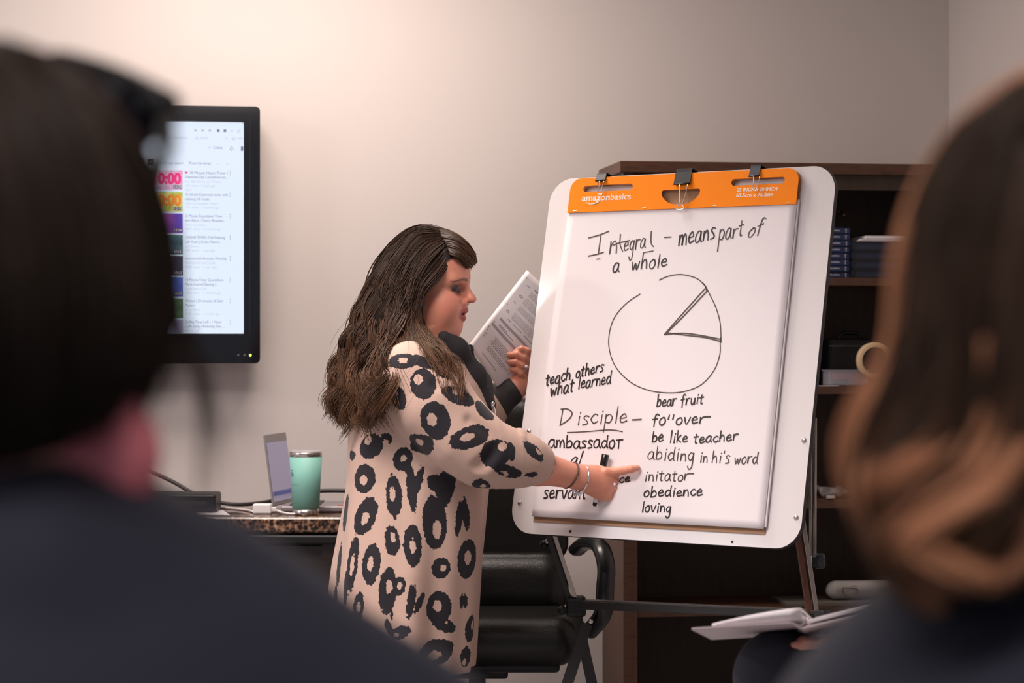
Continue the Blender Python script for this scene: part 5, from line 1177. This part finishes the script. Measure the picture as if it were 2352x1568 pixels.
# handout in the other hand
ho = thing('handout', W(1160, 850, 5.70), 'printed white handout held in the womans left hand beside the flip chart', 'paper')
PA, PB, PC, PD = W(1210, 621, 5.75), W(1075, 795, 5.61), W(1150, 899, 5.645), W(1305, 715, 5.79)
def PP(a, b, d=0.):                                        # a across (0 left .. 1 right), b down (0 top .. 1 bottom)
    p = PA * (1 - a) * (1 - b) + PD * a * (1 - b) + PB * (1 - a) * b + PC * a * b
    n = np.array([-.10, -.88, .46]); curl = -.020 * max(0, a - .55) ** 2 / .2 * b
    return p + n * (d + .006 * math.sin(math.pi * a) + curl) + np.array([.012, 0, .004]) * math.sin(math.pi * b) * max(0, a - .4)
def sheet(name, off, mat, shift=0.):
    V = []; n1 = 13
    for lay in (0, 1):
        for j in range(19):
            for i in range(13): V.append(PP(i / 12, j / 18, off - lay * .0008) + np.array([shift, 0, -shift * .3]))
    Fc = []; N1 = 13 * 19
    for j in range(18):
        for i in range(12): q = j * 13 + i; Fc += [(q, q + 13, q + 14, q + 1), (N1 + q, N1 + q + 1, N1 + q + 14, N1 + q + 13)]
    for i in range(12): Fc += [(i, i + 1, N1 + i + 1, N1 + i), (18 * 13 + i, N1 + 18 * 13 + i, N1 + 18 * 13 + i + 1, 18 * 13 + i + 1)]
    for j in range(18): q = j * 13; Fc += [(q, N1 + q, N1 + q + 13, q + 13), (q + 12, q + 25, N1 + q + 25, N1 + q + 12)]
    return mk(name, V, Fc, mat, ho, True)
sheet('sheet', .0015, M_paper); sheet('rear_sheet', -.0005, M_sheet2, .002)
def pline(g, a0, a1, b, t):
    n = max(2, int((a1 - a0) * 14)); A = np.linspace(a0, a1, n); v = [PP(a, b - t / 2, .0019) for a in A] + [PP(a, b + t / 2, .0019) for a in A]; g.add(v, [(i, n + i, n + i + 1, i + 1) for i in range(n - 1)])
pr = random.Random(4)
for para in ((.135, 4), (.215, 5), (.315, 4), (.405, 5), (.72, 6), (.83, 3)):
    g = G()
    for k in range(para[1]):
        bb = para[0] + k * .0155; a = .30 + .02 * pr.random()
        while a < .97 - .25 * (k == para[1] - 1): wl = pr.uniform(.03, .10); pline(g, a, min(a + wl, .98), bb, .0052); a += wl + .014
    g.build('print', M_toner2 if para[0] < .6 else M_toner, ho)
for bb, a0, a1 in ((.095, .34, .8), (.115, .17, .24), (.235, .17, .26), (.25, .17, .25), (.33, .16, .22), (.44, .16, .23), (.455, .16, .22), (.50, .28, .36), (.50, .42, .62), (.50, .68, .9), (.60, .22, .42), (.615, .22, .6), (.925, .3, .7), (.62, .1, .13), (.70, .07, .1), (.735, .08, .11), (.77, .08, .16), (.80, .1, .14), (.06, .07, .1), (.4, .09, .115)):
    g = G(); pline(g, a0, a1, bb, .012 if bb == .095 else .006); g.build('print', M_toner, ho)
g = G(); pline(g, .16, .98, .555, .024); pline(g, .10, .98, .652, .026); g.build('shaded_band', pm('band_toner', (.40, .36, .40), .8), ho)

# ------------------------------------------------------------------ seated audience
def tint_flat(col):
    return lambda V: {'tint': np.tile(col, (len(V), 1))}
def stack_chair(loc, lab, zs_=.44):
    t = thing('stacking_chair', loc, lab, 'chair', 'audience chairs'); x, y, _ = loc
    bevel(G().box((x, y, zs_ - .02), (.44, .42, .04)).build('seat', M_chairf, t), .012)
    bevel(G().box((x, y - .205, zs_ + .26), (.40, .025, .26)).build('backrest', M_chairf, t), .010)
    for sx_ in (-1, 1):
        for sy_ in (-1, 1):
            G().tube([(x + sx_ * .20, y + sy_ * .19, 0), (x + sx_ * .19, y + sy_ * .17, zs_ - .03)], .011, 8).build('leg', M_matte, t, True)
        G().tube([(x + sx_ * .17, y - .19, zs_ - .03), (x + sx_ * .17, y - .212, zs_ + .3)], .010, 8).build('back_post', M_matte, t, True)
    return t

# listener at the left edge of the picture
YL = 1.06
lp_ = thing('person', (W(-80, 800, YL)[0], YL + .1, 0), 'seated listener at left with dark hair, sunglasses on head and navy jacket', 'person')
hc = W(-80, 640, YL)
def body_grid(lo, hi, zh): return SDF(axis_grid(lo[0], hi[0], .006), axis_grid(lo[1], hi[1], .006), np.concatenate([np.arange(lo[2], zh, .010), np.arange(zh, hi[2], .004)]))
pb = body_grid((hc[0] - .36, YL - .28, -.01), (hc[0] + .36, YL + .72, 1.44), 1.10)
OL = W(-80, 800, YL); HL, ML = head_frame(OL, (0, 1, 0), (0, 0, 1)); head_shape(pb, HL, ML)
nk = W(20, 1240, YL); pb.cap(hc + [.01, -.01, -.06], nk, .055, .060, .02)
pb.ell(hc + [.078, .0, -.075], (.008, .022, .028), None, .006)
pb.cap(nk - [0, 0, .10], W(-60, 1900, YL), .07, .14, .05); hp = np.array([hc[0], YL + .02, .53])
pb.cap(W(-60, 1900, YL), hp, .14, .11, .06)
sl, sr = W(-540, 1560, YL), W(440, 1560, YL)
for a, sg in ((sl, -1), (sr, 1)):
    pb.cap(nk - [0, 0, .08], a - [0, 0, .02], .038, .038, .03); e = a + [sg * .05, .06, -.26]; pb.chain([a, e, e + [-sg * .06, .24, -.02]], [.045, .040, .028], .03)
    pb.ell(e + [-sg * .08, .30, -.02], (.035, .05, .018), None, .02)
    for k in range(4): pb.cap(e + [-sg * (.055 + .016 * k), .33, -.02], e + [-sg * (.065 + .016 * k), .39, -.035], .009, .007, .004)
    k_ = hp + [sg * .13, .46, .01]; pb.chain([hp + [sg * .09, .03, -.01], k_, k_ + [0, .02, -.42]], [.08, .062, .042], .04); pb.cap(k_ + [0, .02, -.445], k_ + [0, .17, -.46], .035, .028, .02)
pb.F = np.maximum(pb.F, (.004 - pb.a[2])[None, None, :])
pb.build('body', M_skin, lp_, lambda V: tint(V, OL, ML, np.array([.55, .23, .19])))
# the ear that shows below the hair; light glowing through it is painted pink
ear = grid(W(270, 1040, YL) - .065, W(270, 1040, YL) + .065, .003)
ec = W(280, 1045, 1.03); ear.ell(ec, (.012, .016, .033), None, 0); ear.ell(ec + [.004, -.006, .006], (.005, .009, .020), None, .004, True); ear.ell(ec + [-.006, 0, -.022], (.012, .011, .012), None, .008); ear.cap(ec + [-.03, .01, -.005], ec, .030, .014, .02)
ear.build('ear', M_skin, lp_, tint_flat([.95, .27, .31]))
# jacket
jk = grid((hc[0] - .42, YL - .28, .40), (hc[0] + .42, YL + .5, 1.27), .009)
jk.chain(WL([(-120, 1420, YL), (120, 1420, YL), (400, 1490, YL), (670, 1640, YL), (890, 1800, YL), (1000, 2030, YL)]), [.048, .050, .052, .052, .056, .056], .03)
jk.chain(WL([(-120, 1420, YL), (-400, 1470, YL), (-700, 1560, YL), (-860, 1750, YL), (-920, 2000, YL)]), [.052, .052, .052, .052, .052], .05)
jk.chain([nk - [0, 0, .13], W(-20, 1900, YL), hp + [0, 0, -.02]], [.085, .165, .115], .04)
for sg in (-1, 1):
    a = sr if sg > 0 else sl; e = a + [sg * .05, .06, -.26]; jk.chain([a, e, e + [-sg * .055, .20, -.02]], [.062, .058, .045], .03)
jk.chain(WL([(-60, 1270, YL - .05), (100, 1215, YL - .045), (210, 1215, YL - .005), (240, 1220, YL + .05)]), [.020, .020, .020, .018], .03)
jk.chain(WL([(-260, 1365, YL + .04), (-200, 1335, YL - .05), (60, 1330, YL - .07), (250, 1350, YL - .035), (310, 1375, YL + .03), (250, 1385, YL + .07)]), [.028, .030, .030, .030, .030, .028], .03)
jk.build('jacket', M_navy, lp_)
tr_ = grid((hc[0] - .3, YL - .2, .06), (hc[0] + .3, YL + .7, .66), .010)
for sg in (-1, 1):
    k_ = hp + [sg * .13, .46, .01]; tr_.chain([hp + [sg * .08, .0, -.01], k_, k_ + [0, .02, -.36]], [.10, .074, .055], .04)
tr_.build('trousers', M_denim, lp_)
for sg in (-1, 1):
    k_ = hp + [sg * .13, .46, .01]; s3 = grid(k_ + [-.08, -.06, -.53], k_ + [.08, .28, -.36], .008); s3.cap(k_ + [0, .02, -.445], k_ + [0, .19, -.462], .046, .036, .02); s3.F = np.maximum(s3.F, -s3.a[2][None, None, :]); s3.build('shoe', M_shoe, lp_)
# hair of the left listener
hs_ = grid(hc - [.16, .20, .20], hc + [.16, .20, .20], .006)
hs_.ell(W(-75, 560, YL), (.095, .115, .093), None, 0); hs_.ell(W(-95, 760, YL), (.100, .112, .068), None, .03); hs_.ell(W(-160, 880, YL), (.088, .095, .062), None, .03)
hs_.F += .004
hs_.ell(W(10, 950, YL + .14), (.075, .07, .11), None, .02, True); hs_.ell(W(330, 1080, YL), (.022, .06, .022), None, .012, True)
hs_.build('hair_underlayer', M_hairbase, lp_)
def LW(l): return WL([(a, b, YL + c) for a, b, c in l])
L1 = LW([(-90, 120, .06), (60, 120, -.02), (220, 220, -.03), (330, 360, -.02), (385, 540, .0), (400, 720, .01), (370, 860, .0), (300, 950, -.01)])
L2 = LW([(-90, 115, .04), (40, 140, -.06), (160, 280, -.085), (240, 450, -.09), (280, 640, -.09), (290, 800, -.085), (240, 930, -.075), (180, 1010, -.06)])
L3 = LW([(-100, 110, .04), (-40, 150, -.08), (20, 320, -.115), (60, 520, -.12), (80, 700, -.12), (80, 860, -.105), (50, 970, -.09), (30, 1040, -.07)])
L4 = LW([(-110, 110, .04), (-150, 150, -.08), (-170, 320, -.115), (-180, 520, -.12), (-180, 700, -.12), (-170, 860, -.11), (-150, 980, -.09), (-130, 1050, -.07)])
L5 = LW([(-120, 115, .04), (-300, 200, -.06), (-420, 400, -.06), (-500, 600, -.05), (-520, 760, -.04), (-480, 900, -.03), (-420, 1000, -.03), (-380, 1040, -.03)])
V, Q, a_s, a_l = strands([L1, L2, L3, L4, L5], 1500, 18, .0012, .0022, 1.6, .0035, seed=21, tmin=.9, lw=60)
mk('hair', V, Q, M_hairL, lp_, True, attrs={'shade': a_s, 'along': a_l})
V, Q, a_s, a_l = strands([LW([(395, 640, -.01), (420, 760, -.015), (445, 880, -.02), (452, 1000, -.02), (450, 1130, -.02), (445, 1220, -.02)]), LW([(400, 640, -.02), (430, 760, -.02), (480, 870, -.02), (500, 980, -.02), (498, 1090, -.02), (490, 1180, -.02)])], 20, 22, .0006, .0016, 1.5, .0016, seed=22, tmin=.75)
mk('loose_strands', V, Q, M_hairL, lp_, True, attrs={'shade': a_s, 'along': a_l})
# sunglasses pushed up on the hair
sg_ = thing('sunglasses', W(200, 200, YL + .05), 'dark sunglasses pushed up on the hair of the listener at left', 'sunglasses')
G().tube(spline(LW([(-420, 235, .06), (-250, 160, .095), (-40, 128, .115), (130, 150, .10), (260, 186, .08), (384, 246, .045)]), 6), [.0042] * 18 + [.0085] * 13, 10).build('brow_bar', M_black, sg_, True)
for c, nm in (((322, 262, .055), 1), ((-350, 262, .055), -1)):
    cc = np.array(LW([c])[0]); ax = np.array([.35 * nm, .90, .12]); ax /= np.linalg.norm(ax); e1 = np.cross([0, 0, 1.], ax); e1 /= np.linalg.norm(e1); e2 = np.cross(ax, e1)
    AA = np.array([e1, e2, ax]).T
    g = G().ball(cc, (.0135, .0140, .0022), 24, 8, AA); g.build('lens', M_lens, sg_, True)
    G().tube([cc + AA @ np.array([.0138 * math.cos(t), .0142 * math.sin(t), 0]) for t in np.linspace(0, 2 * math.pi, 28, endpoint=False)], .0025, 8, True).build('rim', M_black, sg_, True)
G().tube(spline(LW([(380, 248, .045), (384, 320, .02), (372, 390, .0), (350, 470, -.02), (310, 560, -.045)]), 6), [.0042] * 10 + [.0030] * 15, 8).build('temple_arm', M_black, sg_, True)
G().tube(spline(LW([(-420, 240, .05), (-500, 320, .02), (-540, 420, -.01), (-530, 540, -.04)]), 6), .0032, 8).build('temple_arm', M_black, sg_, True)

# listener at the right edge
YR = 1.10
rp = thing('person', (W(2420, 800, YR)[0], YR + .1, 0), 'seated listener at right with long wavy light brown hair and navy top', 'person')
rc = W(2470, 690, YR); SKR = np.array([.52, .25, .19])
pb = body_grid((rc[0] - .36, YR - .28, -.01), (rc[0] + .36, YR + .72, 1.46), 1.10)
OR = W(2470, 830, YR); HR2, MR = head_frame(OR, (0, 1, 0), (0, 0, 1)); head_shape(pb, HR2, MR)
nk2 = W(2430, 1210, YR); pb.cap(rc + [0, -.01, -.05], nk2, .055, .06, .02)
hp2 = np.array([rc[0], YR + .02, .53]); pb.chain([nk2 - [0, 0, .11], W(2430, 1980, YR), hp2], [.065, .14, .11], .04)
for sg in (-1, 1):
    a = nk2 + [sg * .150, 0, -.170]; pb.cap(nk2 - [0, 0, .10], a, .038, .038, .03); e = a + [sg * .05, .08, -.26]; pb.chain([a, e, e + [-sg * .05, .24, .0]], [.045, .040, .028], .03)
    pb.ell(e + [-sg * .07, .30, .0], (.035, .05, .018), None, .02)
    for k in range(4): pb.cap(e + [-sg * (.045 + .016 * k), .33, 0], e + [-sg * (.055 + .016 * k), .39, -.015], .009, .007, .004)
    k_ = hp2 + [sg * .13, .46, .01]; pb.chain([hp2 + [sg * .09, .03, -.01], k_, k_ + [0, .02, -.42]], [.08, .062, .042], .04); pb.cap(k_ + [0, .02, -.445], k_ + [0, .17, -.46], .035, .028, .02)
pb.F = np.maximum(pb.F, (.004 - pb.a[2])[None, None, :])
pb.build('body', M_skin, rp, lambda V: tint(V, OR, MR, SKR))
jk = grid((rc[0] - .40, YR - .28, .40), (rc[0] + .40, YR + .5, 1.30), .009)
jk.chain(WL([(2500, 1600, YR), (2360, 1670, YR), (2220, 1745, YR), (2110, 1850, YR), (2050, 1990, YR + .03), (2010, 2300, YR + .06)]), [.052, .052, .052, .054, .056, .056], .03)
jk.chain(WL([(2500, 1560, YR), (2640, 1600, YR), (2860, 1740, YR), (2950, 2300, YR + .06)]), [.052, .052, .052, .052], .06)
jk.chain([nk2 - [0, 0, .12], W(2430, 1980, YR), hp2 + [0, 0, -.02]], [.075, .155, .115], .04)
for sg in (-1, 1):
    a = nk2 + [sg * .150, 0, -.170]; e = a + [sg * .05, .08, -.26]; jk.chain([a, e, e + [-sg * .045, .20, .0]], [.060, .056, .042], .03)
jk.build('jumper', M_navy, rp)
tr_ = grid((rc[0] - .3, YR - .2, .06), (rc[0] + .3, YR + .7, .66), .010)
for sg in (-1, 1):
    k_ = hp2 + [sg * .13, .46, .01]; tr_.chain([hp2 + [sg * .08, .0, -.01], k_, k_ + [0, .02, -.36]], [.10, .074, .055], .04)
tr_.build('trousers', M_denim, rp)
for sg in (-1, 1):
    k_ = hp2 + [sg * .13, .46, .01]; s3 = grid(k_ + [-.08, -.06, -.53], k_ + [.08, .28, -.36], .008); s3.cap(k_ + [0, .02, -.445], k_ + [0, .19, -.462], .046, .036, .02); s3.F = np.maximum(s3.F, -s3.a[2][None, None, :]); s3.build('shoe', M_shoe, rp)
def RWp(l): return WL([(a, b, YR + c) for a, b, c in l])
hs_ = grid(rc - [.22, .24, .24], rc + [.22, .2, .22], .006)
hs_.ell(W(2470, 560, YR), (.090, .112, .090), None, 0)
C1 = RWp([(2300, 330, 0), (2190, 480, 0), (2150, 640, 0), (2140, 800, 0), (2080, 930, .0), (2035, 1060, .0), (2075, 1200, -.01), (2130, 1300, -.02), (2170, 1370, -.03)])
C2 = RWp([(2380, 330, -.05), (2280, 520, -.06), (2250, 760, -.06), (2190, 950, -.05), (2160, 1090, -.06), (2190, 1200, -.07), (2220, 1290, -.07)])
C3 = RWp([(2430, 330, -.09), (2400, 560, -.095), (2370, 800, -.09), (2340, 1000, -.09), (2320, 1150, -.09), (2330, 1280, -.085)])
C4 = RWp([(2500, 330, -.09), (2500, 560, -.095), (2500, 800, -.09), (2500, 1000, -.09), (2490, 1150, -.09), (2480, 1280, -.08)])
C5 = RWp([(2600, 400, -.04), (2640, 600, -.03), (2660, 800, -.03), (2680, 1000, -.03), (2650, 1200, -.04)])
for Cc, r0 in ((C1, .018), (C2, .026), (C3, .03), (C4, .03), (C5, .022)):
    hs_.chain(Cc, np.r_[np.full(len(Cc) - 2, r0), r0 * .8, r0 * .35], .02)
hs_.ell(W(2430, 640, YR + .11), (.068, .06, .12), None, .02, True)
hs_.F += .008
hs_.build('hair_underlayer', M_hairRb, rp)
top = (2480, 150, .0)
E1 = RWp([top, (2350, 170, .0), (2215, 270, .0), (2125, 400, .0), (2075, 540, .0), (2058, 680, .0), (2054, 800, .0), (2000, 890, .0), (1955, 970, .0), (1950, 1070, .0), (1985, 1170, -.01), (2025, 1270, -.02), (2075, 1340, -.03), (2130, 1385, -.035)])
E2 = RWp([top, (2350, 225, -.03), (2240, 330, -.035), (2160, 470, -.035), (2125, 620, -.035), (2115, 780, -.035), (2085, 900, -.035), (2020, 1010, -.035), (1985, 1110, -.035), (2020, 1230, -.045), (2065, 1320, -.05), (2140, 1390, -.05)])
E3 = RWp([top, (2370, 230, -.06), (2290, 360, -.07), (2225, 520, -.075), (2200, 700, -.075), (2195, 860, -.075), (2160, 990, -.075), (2090, 1060, -.075), (2025, 1110, -.07), (1990, 1160, -.06)])
E4 = RWp([top, (2390, 240, -.08), (2330, 400, -.095), (2280, 580, -.10), (2265, 780, -.10), (2270, 920, -.10), (2215, 1065, -.10), (2145, 1125, -.095), (2070, 1190, -.09), (2030, 1250, -.08)])
E5 = RWp([top, (2410, 240, -.09), (2370, 420, -.11), (2340, 640, -.115), (2330, 860, -.115), (2320, 1010, -.115), (2240, 1120, -.11), (2130, 1190, -.105), (2075, 1250, -.10), (2150, 1300, -.10), (2210, 1320, -.10)])
E6 = RWp([top, (2440, 250, -.09), (2430, 450, -.12), (2420, 700, -.125), (2410, 900, -.125), (2400, 1060, -.12), (2370, 1180, -.11), (2320, 1270, -.10), (2250, 1330, -.10)])
E7 = RWp([top, (2500, 250, -.09), (2520, 450, -.12), (2530, 700, -.125), (2530, 900, -.125), (2530, 1080, -.12), (2500, 1200, -.11), (2480, 1290, -.10)])
E8 = RWp([top, (2600, 280, -.05), (2660, 480, -.06), (2690, 700, -.06), (2700, 900, -.06), (2710, 1080, -.06), (2680, 1220, -.06)])
base = strands([E1, E2, E3, E4, E5, E6, E7, E8], 2600, 26, .0013, .0045, 1.6, .0030, seed=31, tmin=.92, lw=15, conv=.72, lockoff=.004)
parts = [base[:2] + (base[2], base[3] * .45)]
for sd_, (g_, n_, sp_) in enumerate(((E1, 420, .009), (E2[5:], 120, .008), (E3[4:], 210, .008), (E4[4:], 230, .008), (E5[5:], 210, .008), (E6[6:], 60, .008))):  # bright locks: warm edge light painted into the strand colour
    o_ = np.array([sp_, -.012, -.001]); q_ = strands([g_ + [-.002, -.004, 0], g_ + o_], n_, 24, .0014, .0016, 1.2, .0022, seed=40 + sd_, tmin=.97, lw=2); parts.append(q_[:2] + (q_[2] * .3 + .7, q_[3] * .2 + (.78 if sd_ else .85)))
V, Q, a_s, a_l = merge(parts)
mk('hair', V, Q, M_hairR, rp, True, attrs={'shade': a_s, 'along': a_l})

# third listener, nearer the easel, mostly behind the right-hand listener's hair
YT = 3.95
tp = thing('person', (W(2230, 1500, YT)[0], YT, 0), 'seated listener behind the long hair at right, navy knee raised under an open binder', 'person')
tc_ = W(2290, 830, YT); pb = body_grid((W(1640, 0, YT)[0], YT - .36, -.01), (tc_[0] + .34, YT + .36, 1.42), 1.05)
HT, MT = head_frame(tc_, (-1, 0, 0), (0, 0, 1)); head_shape(pb, HT, MT)
hp3 = W(2300, 1660, YT); hp3[2] = .53
pb.cap(tc_ + [.015, 0, -.05], tc_ + [.02, 0, -.16], .052, .056, .02); pb.chain([tc_ + [.02, 0, -.24], hp3], [.12, .11], .05)
KN = W(1796, 1556, YT - .06); KF = KN + np.array([.10, .0, -.40])
pb.chain([hp3 + [-.04, -.08, .03], KN, KF], [.078, .056, .040], .04); pb.cap(KF + [0, 0, -.03], KF + [-.13, 0, -.055], .034, .026, .02)
K2 = W(1900, 1620, YT + .10); pb.chain([hp3 + [-.04, .09, .0], K2, (K2[0] + .03, K2[1], .08)], [.078, .058, .040], .04); pb.cap((K2[0] + .03, K2[1], .05), (K2[0] - .11, K2[1], .032), .036, .026, .02)
HD = W(1890, 1474, YT - .12)
for sg in (-1, 1):
    a = tc_ + [.02, sg * .17, -.27]; pb.cap(tc_ + [.02, sg * .05, -.22], a, .05, .05, .05)
    e = a + [-.06, sg * .03, -.24]; hd = HD if sg < 0 else HD + [.06, .30, -.01]; w3 = hd + [.075, .012 * -sg, -.005]; pb.chain([a, e, w3], [.044, .038, .026], .03); pb.ell(hd + [.03, 0, -.004], (.048, .034, .016), None, .02)
    for k in range(4): pb.chain([hd + [-.004, -.024 + .016 * k, -.002], hd + [-.030, -.026 + .016 * k, .000], hd + [-.052 + .006 * abs(k - 1.5), -.026 + .016 * k, -.006]], [.009, .0085, .007], .003)
    pb.cap(hd + [.02, -.03, .0], hd + [-.01, -.045, .008], .011, .008, .006)
pb.F = np.maximum(pb.F, (.004 - pb.a[2])[None, None, :])
pb.build('body', M_skin, tp, lambda V: tint(V, tc_, MT, np.array([.56, .26, .19])))
for sg in (1, -1): G().ball(HT(.0770, .0050, sg * .0320), .0115, 16, 12).build('eye', M_eye, tp, True)
jk = grid((W(1640, 0, YT)[0], YT - .36, .06), (tc_[0] + .34, YT + .36, 1.2), .009)
jk.chain([tc_ + [.02, 0, -.175], tc_ + [.02, 0, -.22], tc_ + [.02, 0, -.34], hp3], [.066, .085, .15, .115], .04)
for sg in (-1, 1):
    a = tc_ + [.02, sg * .17, -.27]; e = a + [-.06, sg * .03, -.24]; hd = HD if sg < 0 else HD + [.06, .30, -.01]; w3 = hd + [.095, .012 * -sg, -.005]; jk.cap(tc_ + [.02, sg * .05, -.24], a, .065, .065, .05); jk.chain([a, e, w3], [.060, .054, .040], .03)
jk.build('jumper', M_navy, tp)
tr_ = grid((W(1600, 0, YT)[0], YT - .36, .04), (tc_[0] + .34, YT + .36, .80), .008)
tr_.chain([hp3 + [-.04, -.08, .03], KN, KF], [.105, .074, .060], .04); tr_.chain([hp3 + [-.04, .09, .0], K2, (K2[0] + .03, K2[1], .12)], [.105, .074, .056], .04)
tr_.build('trousers', M_denim, tp)
for c, d in ((KF + [0, 0, -.03], KF + [-.14, 0, -.06]), (np.array([K2[0] + .03, K2[1], .05]), np.array([K2[0] - .12, K2[1], .036]))):
    s3 = grid(np.minimum(c, d) - .07, np.maximum(c, d) + .07, .007); s3.cap(c, d, .046, .036, .02); s3.F = np.maximum(s3.F, -s3.a[2][None, None, :]); s3.build('shoe', M_shoe, tp)
hs_ = grid(tc_ - [.18, .16, .24], tc_ + [.2, .16, .2], .005); hs_.ell(HT(-.014, .046), (.108, .101, .086), MT)
hs_.chain([HT(-.06, .0), HT(-.085, -.09), HT(-.085, -.17)], [.075, .070, .045], .03)
for sg in (1, -1): hs_.chain([HT(-.02, .05, sg * .055), HT(-.035, -.05, sg * .06), HT(-.04, -.14, sg * .06)], [.035, .03, .018], .03)
hs_.ell(HT(.105, .005), (.066, .078, .080), MT, .012, True); hs_.build('hair', M_hairbase, tp)
stack_chair((hc[0], YL + .0, 0), 'grey stacking chair under the listener at left', .41)
stack_chair((rc[0], YR + .0, 0), 'grey stacking chair under the long-haired listener at right', .41)
ct_ = stack_chair((hp3[0] + .02, YT, 0), 'grey stacking chair under the listener holding the binder', .41); ct_.rotation_euler.z = math.pi / 2

# open ring binder on the raised knee
rb_ = thing('ring_binder', W(1840, 1440, YT - .1), 'open white ring binder full of pages resting on the navy knee', 'binder')
def slab4(P, t, name, mat):                               # P: near-left, near-right, far-right, far-left; t thickness upwards
    up = np.cross(P[1] - P[0], P[3] - P[0]); up /= np.linalg.norm(up); up = up if up[2] > 0 else -up
    o = G().add(list(P) + [p + up * t for p in P], [(3, 2, 1, 0), (4, 5, 6, 7), (0, 1, 5, 4), (1, 2, 6, 5), (2, 3, 7, 6), (3, 0, 4, 7)]).build(name, mat, rb_); return bevel(o, .001)
yn, yf = YT - .20, YT + .06
A0, A1 = W(1589, 1447, yn), W(1818, 1433, yn); Sb0, Sb1 = W(1843, 1446, yn), W(1843, 1446, yn); R1_ = W(2030, 1399, yn - .02)
dv = np.array([.055, yf - yn, -.050])
slab4([A0, A1, A1 + dv, A0 + dv], .004, 'left_cover', M_binder)
slab4([A1, Sb0, Sb0 + dv, A1 + dv], .004, 'spine', M_binder)
slab4([Sb0, R1_, R1_ + dv, Sb0 + dv], .004, 'right_cover', M_binder)
upv = np.array([-.02, .15, 1.]); upv /= np.linalg.norm(upv)
a0, a1 = A0 + [.034, .006, .006], A1 + [.016, .006, .006]
V = []; nn = 9
for q, (lo, hi) in enumerate(((0, 0), (1, 0), (1, 1), (0, 1))): pass
for far in (0, 1):
    for i in range(nn):
        t = i / (nn - 1); base = a0 * (1 - t) + a1 * t + dv * far * .92; hgt = .004 + .0165 * (1 - (1 - t) ** 1.6)
        V += [base, base + upv * hgt]
Fc = []
for i in range(nn - 1):
    a = 2 * i; b = 2 * nn + 2 * i; Fc += [(a, a + 2, a + 3, a + 1), (b + 1, b + 3, b + 2, b), (a + 1, a + 3, b + 3, b + 1), (a, b, b + 2, a + 2)]
Fc += [(0, 1, 2 * nn + 1, 2 * nn), (2 * nn - 2, 4 * nn - 2, 4 * nn - 1, 2 * nn - 1)]
mk('left_pages', V, Fc, M_paper, rb_, True)
e0 = Sb0 + [.012, .006, .010]; e1 = R1_ + [-.012, .006, .006]
slab4([e0, e1, e1 + dv * .92, e0 + dv * .92], .006, 'right_pages', M_paper)
for k in range(3):
    c = (A1 + Sb0) / 2 + [.004, .02, .012] + dv * (.06 + .38 * k) 
    G().tube([c + [.013 * math.cos(t), 0, .011 * math.sin(t)] for t in np.linspace(0, 2 * math.pi, 18, endpoint=False)], .0022, 8, True).build('ring', M_chrome, rb_, True)
